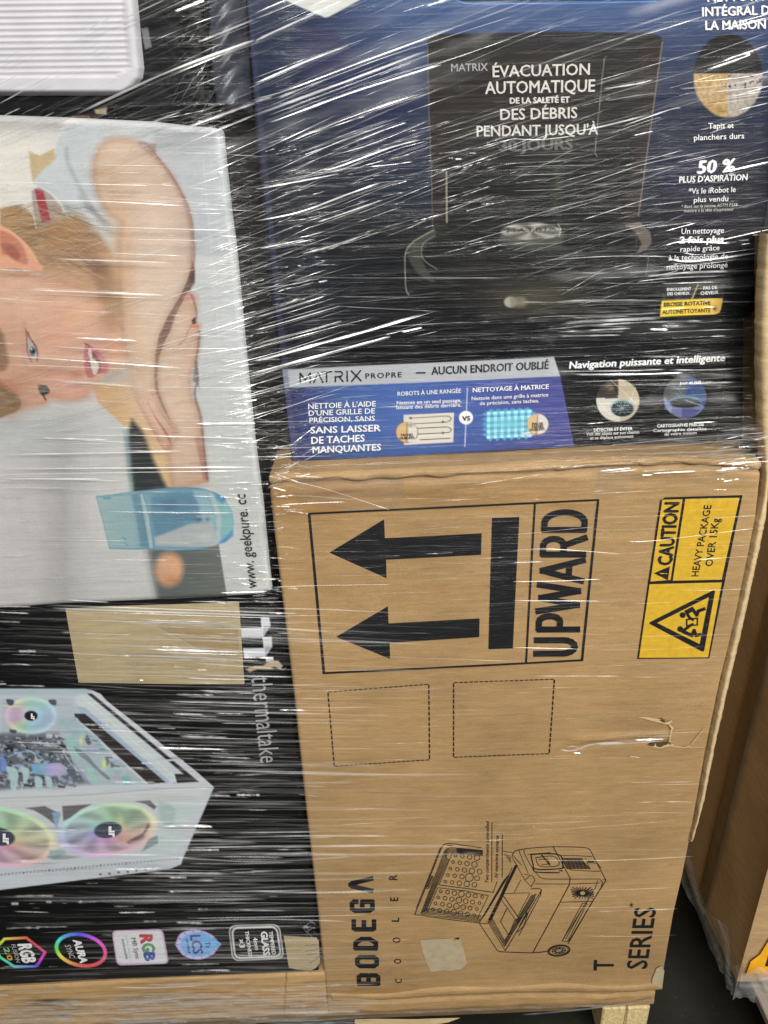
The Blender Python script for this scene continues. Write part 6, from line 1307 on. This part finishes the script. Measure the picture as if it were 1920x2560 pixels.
    (Z(1350, 1740, 4.046, [(190, 510), (330, 520), (520, 455), (850, 440)]), 3.2, .75), (Z(1350, 1740, 4.046, [(590, 460), (690, 465), (1240, 430)]), 3.4, .85), (Z(1350, 1740, 4.046, [(940, 415), (1240, 405)]), 3.4, .9), (Z(1350, 1740, 4.046, [(260, 490), (330, 478), (430, 515)]), 2.4, .7), (Z(1350, 1740, 4.046, [(330, 545), (400, 548)]), 2.4, .7), (Z(1350, 1740, 4.046, [(900, 582), (1000, 595)]), 2.4, .8), (Z(1350, 1740, 4.046, [(1030, 783), (1150, 785)]), 2.4, .7), (Z(1350, 1740, 4.046, [(330, 943), (440, 945)]), 2.4, .9), (Z(1350, 1740, 4.046, [(770, 848), (820, 850)]), 2.8, .9), (Z(1350, 1740, 4.046, [(-60, 866), (150, 862), (400, 866)]), 2.2, .6), (Z(1350, 1740, 4.046, [(1030, 842), (1210, 828)]), 2.2, .6), (Z(1150, 2000, 2.1545, [(400, 142), (490, 142)]), 2.4, .9), (Z(1150, 2000, 2.1545, [(385, 126), (400, 128)]), 3.4, .9),
    (Z(1150, 2000, 2.1545, [(330, 1140), (640, 1112), (1000, 1068)]), 4, .6), (g([(40, 625), (400, 640), (700, 640)]), 1.8, .5), (g([(0, 1210), (80, 1215)]), 2, .6),
    # right side of the set-back carton
    (z6([(985, 135), (1100, 110), (1390, 122)]), 3, .9), (z6([(1000, 222), (1180, 235), (1659, 170)]), 4.5, .95), (z6([(870, 335), (1100, 312), (1390, 302)]), 5.5, .95), (z6([(960, 382), (1300, 370)]), 3, .5), (z6([(280, 500), (500, 488), (960, 490)]), 5, .45), (z6([(330, 632), (600, 618), (960, 600)]), 5, .5), (z6([(300, 720), (700, 712)]), 4, .3), (z6([(880, 675), (1000, 676)]), 5, .85), (z6([(1500, 668), (1600, 655)]), 3, .6), (z6([(1450, 105), (1520, 98)]), 3.6, .95), (z6([(1540, 70), (1659, 62)]), 3, .9), (z6([(400, 968), (830, 965), (1100, 955)]), 4, .5), (z6([(500, 1042), (1100, 1030), (1400, 1040)]), 4, .45), (z6([(600, 1215), (860, 1205)]), 2.6, .6), (z6([(1490, 1100), (1600, 1102)]), 4, 1), (z6([(1490, 1122), (1550, 1122)]), 3.6, 1),
    (z6([(1330, 1330), (1480, 1318), (1620, 1310)]), 3.6, .95), (z6([(700, 1415), (1200, 1368), (1659, 1340)]), 3.6, .9), (z6([(850, 1440), (1300, 1400), (1659, 1370)]), 3.2, .9), (z6([(700, 1480), (1250, 1462), (1659, 1420)]), 3.2, .8), (z6([(1050, 1495), (1550, 1480)]), 3.2, .7), (z6([(900, 1300), (1250, 1285), (1500, 1290)]), 3, .5), (z6([(830, 1590), (1000, 1578)]), 2.4, .8), (z6([(560, 1590), (760, 1570)]), 2.4, .7),
    (z3([(1070, 580), (1400, 550), (1659, 490)]), 5, .95), (z3([(1250, 455), (1510, 365), (1480, 355)]), 4.5, .9), (z3([(1280, 600), (1659, 560)]), 3, .9), (z3([(1250, 680), (1659, 625)]), 3.4, .9), (z3([(1430, 720), (1659, 665)]), 3, .9), (z3([(1340, 400), (1659, 290)]), 3.6, .7), (z3([(1340, 200), (1659, 115)]), 4, .9), (z3([(1180, 380), (1659, 210)]), 3, .7), (z3([(1350, 1115), (1659, 1045)]), 4, .95), (z3([(700, 820), (1000, 715), (1080, 700)]), 4, .6), (z3([(300, 865), (480, 840), (700, 790), (890, 740)]), 4.5, .6), (z3([(770, 880), (900, 850)]), 3, .8), (z3([(580, 580), (800, 545), (900, 520)]), 4.5, .5), (z3([(600, 655), (780, 625), (920, 605)]), 4, .5), (z3([(0, 900), (180, 905), (400, 880)]), 3, .5), (z3([(0, 1135), (400, 1122)]), 2.6, .6), (z3([(0, 1080), (540, 1068)]), 2.6, .6), (z3([(0, 1235), (350, 1225)]), 2.4, .5), (z3([(0, 1010), (450, 990)]), 2.4, .5), (z3([(460, 1195), (700, 1110), (900, 1050), (1350, 960)]), 2.6, .6), (z3([(1050, 1055), (1250, 1010)]), 2.6, .6), (z3([(480, 1555), (750, 1480), (980, 1430)]), 2, .5), (z3([(980, 1495), (1180, 1440)]), 2.6, .8), (z3([(960, 1590), (1220, 1520)]), 2.6, .8), (z3([(1300, 1560), (1659, 1480)]), 2.2, .6), (z3([(1000, 1540), (1400, 1575)]), 2.4, .6)):
    L = np.asarray(L, float); kraft = L[:, 0].mean() > 720 and L[:, 1].mean() > 1190 and not (L[:, 0].mean() > 1380 and 1790 < L[:, 1].mean() < 1890)
    crease(L, w * (.62 if kraft else 1.05 if w >= 4 else .85), a * (.55 if kraft else .82 if L[:, 0].mean() > 640 and L[:, 1].mean() < 1150 else 1), 0.3)
    if w >= 3.3 and not kraft:                                       # finer pleats that run beside a strong one
        for k in range(3):
            sh = rng.uniform(3, 11) * rng.choice([-1, 1]); dx = rng.uniform(-60, 60); M_ = L + [dx, sh - .3 * dx * (L[:, 1].mean() < 700)]
            crease(M_, rng.uniform(.9, 1.8), a * rng.uniform(.15, .6), .5)
spread = 17.0; fw_k = .78; fa_k = .66
# softer parallel creases: families that follow how the film was pulled
def fam(nn, box, slope, length, w, a, jit=.04, dash=.5, curve=.0, cond=None):
    k = 0
    while k < nn:
        x, y = rng.uniform(box[0], box[2]), rng.uniform(box[1], box[3])
        if cond is not None and not cond(x, y): k += .2; continue
        s = (slope(x, y) if callable(slope) else slope) + rng.normal(0, jit); l = rng.uniform(*length); x1 = x + l
        mid = ((x + x1) / 2, y + s * l / 2 + rng.normal(0, 1) * l * .01 + curve * l)
        crease([(x, y), mid, (x1, y + s * l)], rng.uniform(*w), a[0] + (a[1] - a[0]) * rng.random() ** 2, dash); k += 1
sd = lambda x, y: -np.interp(x, [0, 600, 1000, 1400, 1900], [.47, .42, .37, .31, .27]) * (1 - .25 * sstep(500, 900, y))
up = lambda x, y: y < np.interp(x, [0, 700, 1000, 1400, 1900], [1000, 900, 620, 560, 520]) and x < 1925
fam(210, (-60, -60, 1880, 620), sd, (60, 420), (1.0, 3.2), (.10, .75), .03, .5, cond=up)
fam(120, (-60, -80, 1000, 420), sd, (120, 620), (2, 8), (.02, .16), .03, .4, cond=up)
fam(90, (1000, -60, 1880, 420), sd, (120, 600), (1.5, 6), (.02, .14), .04, .4, cond=up)
fam(380, (-40, 520, 620, 1120), sd, (40, 340), (1.0, 2.2), (.12, .85), .05, .6)
fam(320, (-60, 330, 600, 1500), lambda x, y: .045 if y < 1100 else .005, (30, 300), (.8, 2.2), (.12, .85), .012, .7)
fam(260, (540, 340, 720, 1500), lambda x, y: -.2 if y < 900 else 0, (8, 60), (1.5, 3.2), (.3, 1.0), .12, .7)
fam(190, (640, 420, 1880, 1080), lambda x, y: -.04 - .12 * sstep(1300, 1800, x) * (1 - sstep(600, 760, y)), (40, 360), (.9, 2.6), (.03, .28), .03, .6, cond=lambda x, y: x < 1860)
fam(150, (660, 330, 1250, 640), -.28, (20, 150), (1.4, 3.0), (.2, .8), .1, .8)
fam(90, (1250, 420, 1650, 780), -.30, (50, 260), (1.0, 2.2), (.08, .45), .12, .6)
fam(100, (1350, 640, 1880, 1140), -.03, (60, 330), (1.6, 5), (.05, .30), .02, .4, cond=lambda x, y: x < 1800)
fam(60, (1300, 1050, 1850, 1180), -.07, (30, 200), (1.2, 3.2), (.3, 1), .02, .5, cond=lambda x, y: x < 1850)
fam(900, (-60, 1500, 760, 2450), lambda x, y: .035 - .06 * (y - 1500) / 950, (140, 640), (1.2, 3.6), (.02, .20), .008, .25, cond=lambda x, y: x < 640)
fam(110, (-60, 1520, 700, 2430), lambda x, y: .03 - .05 * (y - 1500) / 950, (20, 130), (2.0, 3.6), (.5, 1.0), .006, .5)
fam(300, (-60, 2450, 800, 2560), -.03, (40, 260), (1.2, 4), (.25, 1.0), .012, .5, cond=lambda x, y: y > 2490 or rng.random() < .3)
fam(240, (680, 1200, 1860, 2480), lambda x, y: -.02, (40, 360), (.6, 1.3), (.02, .14), .02, .5, cond=lambda x, y: x < interp(c_right, y) - 120)
fam(50, (680, 1190, 1860, 1420), -.03, (30, 200), (.8, 1.6), (.12, .5), .05, .6)
fam(40, (660, 1100, 760, 1230), lambda x, y: rng.uniform(-.8, .5), (20, 70), (1.2, 3), (.4, .95), .1, .5)
fam(40, (1780, 1080, 1870, 1200), -.08, (20, 60), (1.6, 3.6), (.5, 1), .06, .4)
fam(26, (750, 2290, 790, 2440), lambda x, y: rng.uniform(-1.5, 1.5), (8, 26), (1.2, 2.6), (.4, .9), .1, .4)
fam(60, (-40, 290, 480, 330), -.1, (30, 120), (1, 2.4), (.2, .7), .1, .5)
fam(30, (420, 60, 520, 280), -1.6, (10, 40), (1.2, 2.6), (.3, .8), .3, .5)
fam(26, (-60, -60, 1700, 520), sd, (200, 700), (22, 60), (.02, .07), .03, .2, cond=up)  # broad faint ribbons that paint soft glare over the film
fam(14, (1150, 620, 1700, 1100), -.03, (150, 420), (16, 40), (.02, .08), .02, .2)  # more broad ribbons of painted glare
fam(260, (690, 1200, 1850, 2480), -.025, (80, 420), (.6, 1.2), (.03, .17), .015, .5, cond=lambda x, y: x < interp(c_right, y) - 140)
n = len(rib_px); Q = np.array(rib_px); Wd = np.array(rib_w); Al = np.array(rib_a) * (1 - sstep(-22, -4, Q[..., 0] - interp(c_right, Q[..., 1])) * (Q[..., 1] > 1185)); Tl = np.array(rib_t)
dq = np.gradient(Q, axis=1); nn_ = np.stack([-dq[..., 1], dq[..., 0]], -1); nn_ /= np.linalg.norm(nn_, axis=-1, keepdims=True) + 1e-9
off = 0.0045 + 0.002 * rng.random(n)[:, None] * np.ones((1, NS))
V = np.zeros((n, NS, 3, 3)); Cc = np.zeros((n, NS, 3, 3))
for j, s in enumerate((-1, 0, 1)):
    q2 = Q + nn_ * (s * Wd * .62)[..., None]
    P = fpt(q2[..., 0].ravel(), q2[..., 1].ravel(), 0.0).reshape(n, NS, 3)
    # each fold is tilted so that it glints from the lamps; how far differs from fold to fold
    lean = np.tan(np.radians(np.clip(np.interp(Q[..., 1], [0, 1280, 2500], [14, 31, 50]) + Tl, -25, 64)))
    P[..., 1] -= off + s * np.abs(lean) * np.sign(lean) * np.clip(Wd, 0, 14) * .62 * .00046 * np.sign(nn_[..., 1]); V[:, :, j] = P
    Cc[:, :, j] = (Al[..., None] if s == 0 else Al[..., None] * .06)
base_i = np.arange(n * NS * 3).reshape(n, NS, 3); F_ = []
for j in (0, 1): F_.append(np.stack([base_i[:, :-1, j].ravel(), base_i[:, 1:, j].ravel(), base_i[:, 1:, j + 1].ravel(), base_i[:, :-1, j + 1].ravel()], -1))
cr = link('film_crease', mesh('film_crease', V.reshape(-1, 3), np.vstack(F_), smooth=True, col=Cc.reshape(-1, 3)), MAT['fold'], wrap)
cr['kind'] = 'stuff'
# the loose grey tail of film under the foot of the load
T_ = [(-60, 2566), (300, 2556), (640, 2546), (880, 2538), (1100, 2530), (1280, 2522), (1500, 2516), (1600, 2513), (1642, 2500)]
TB = [(-60, 2590), (300, 2576), (640, 2560), (880, 2552), (1100, 2548), (1280, 2538), (1500, 2534), (1590, 2530), (1606, 2519)]
V = []
for k in range(90):
    t = k / 89; x = -60 + 1700 * t
    for j in range(6):
        u = j / 5; yy = interp(T_, x) * (1 - u) + interp(TB, x) * u; P = at(x, yy, -.008); P[1] += .004 * math.sin(k * .8 + j * 1.7) * u + .014 * u; V.append(P)
i = np.arange(len(V)).reshape(90, 6); F4 = np.stack([i[:-1, :-1].ravel(), i[:-1, 1:].ravel(), i[1:, 1:].ravel(), i[1:, :-1].ravel()], -1)
link('film_tail', mesh('film_tail', np.array(V), F4, smooth=True), MAT['film_foot'], wrap)
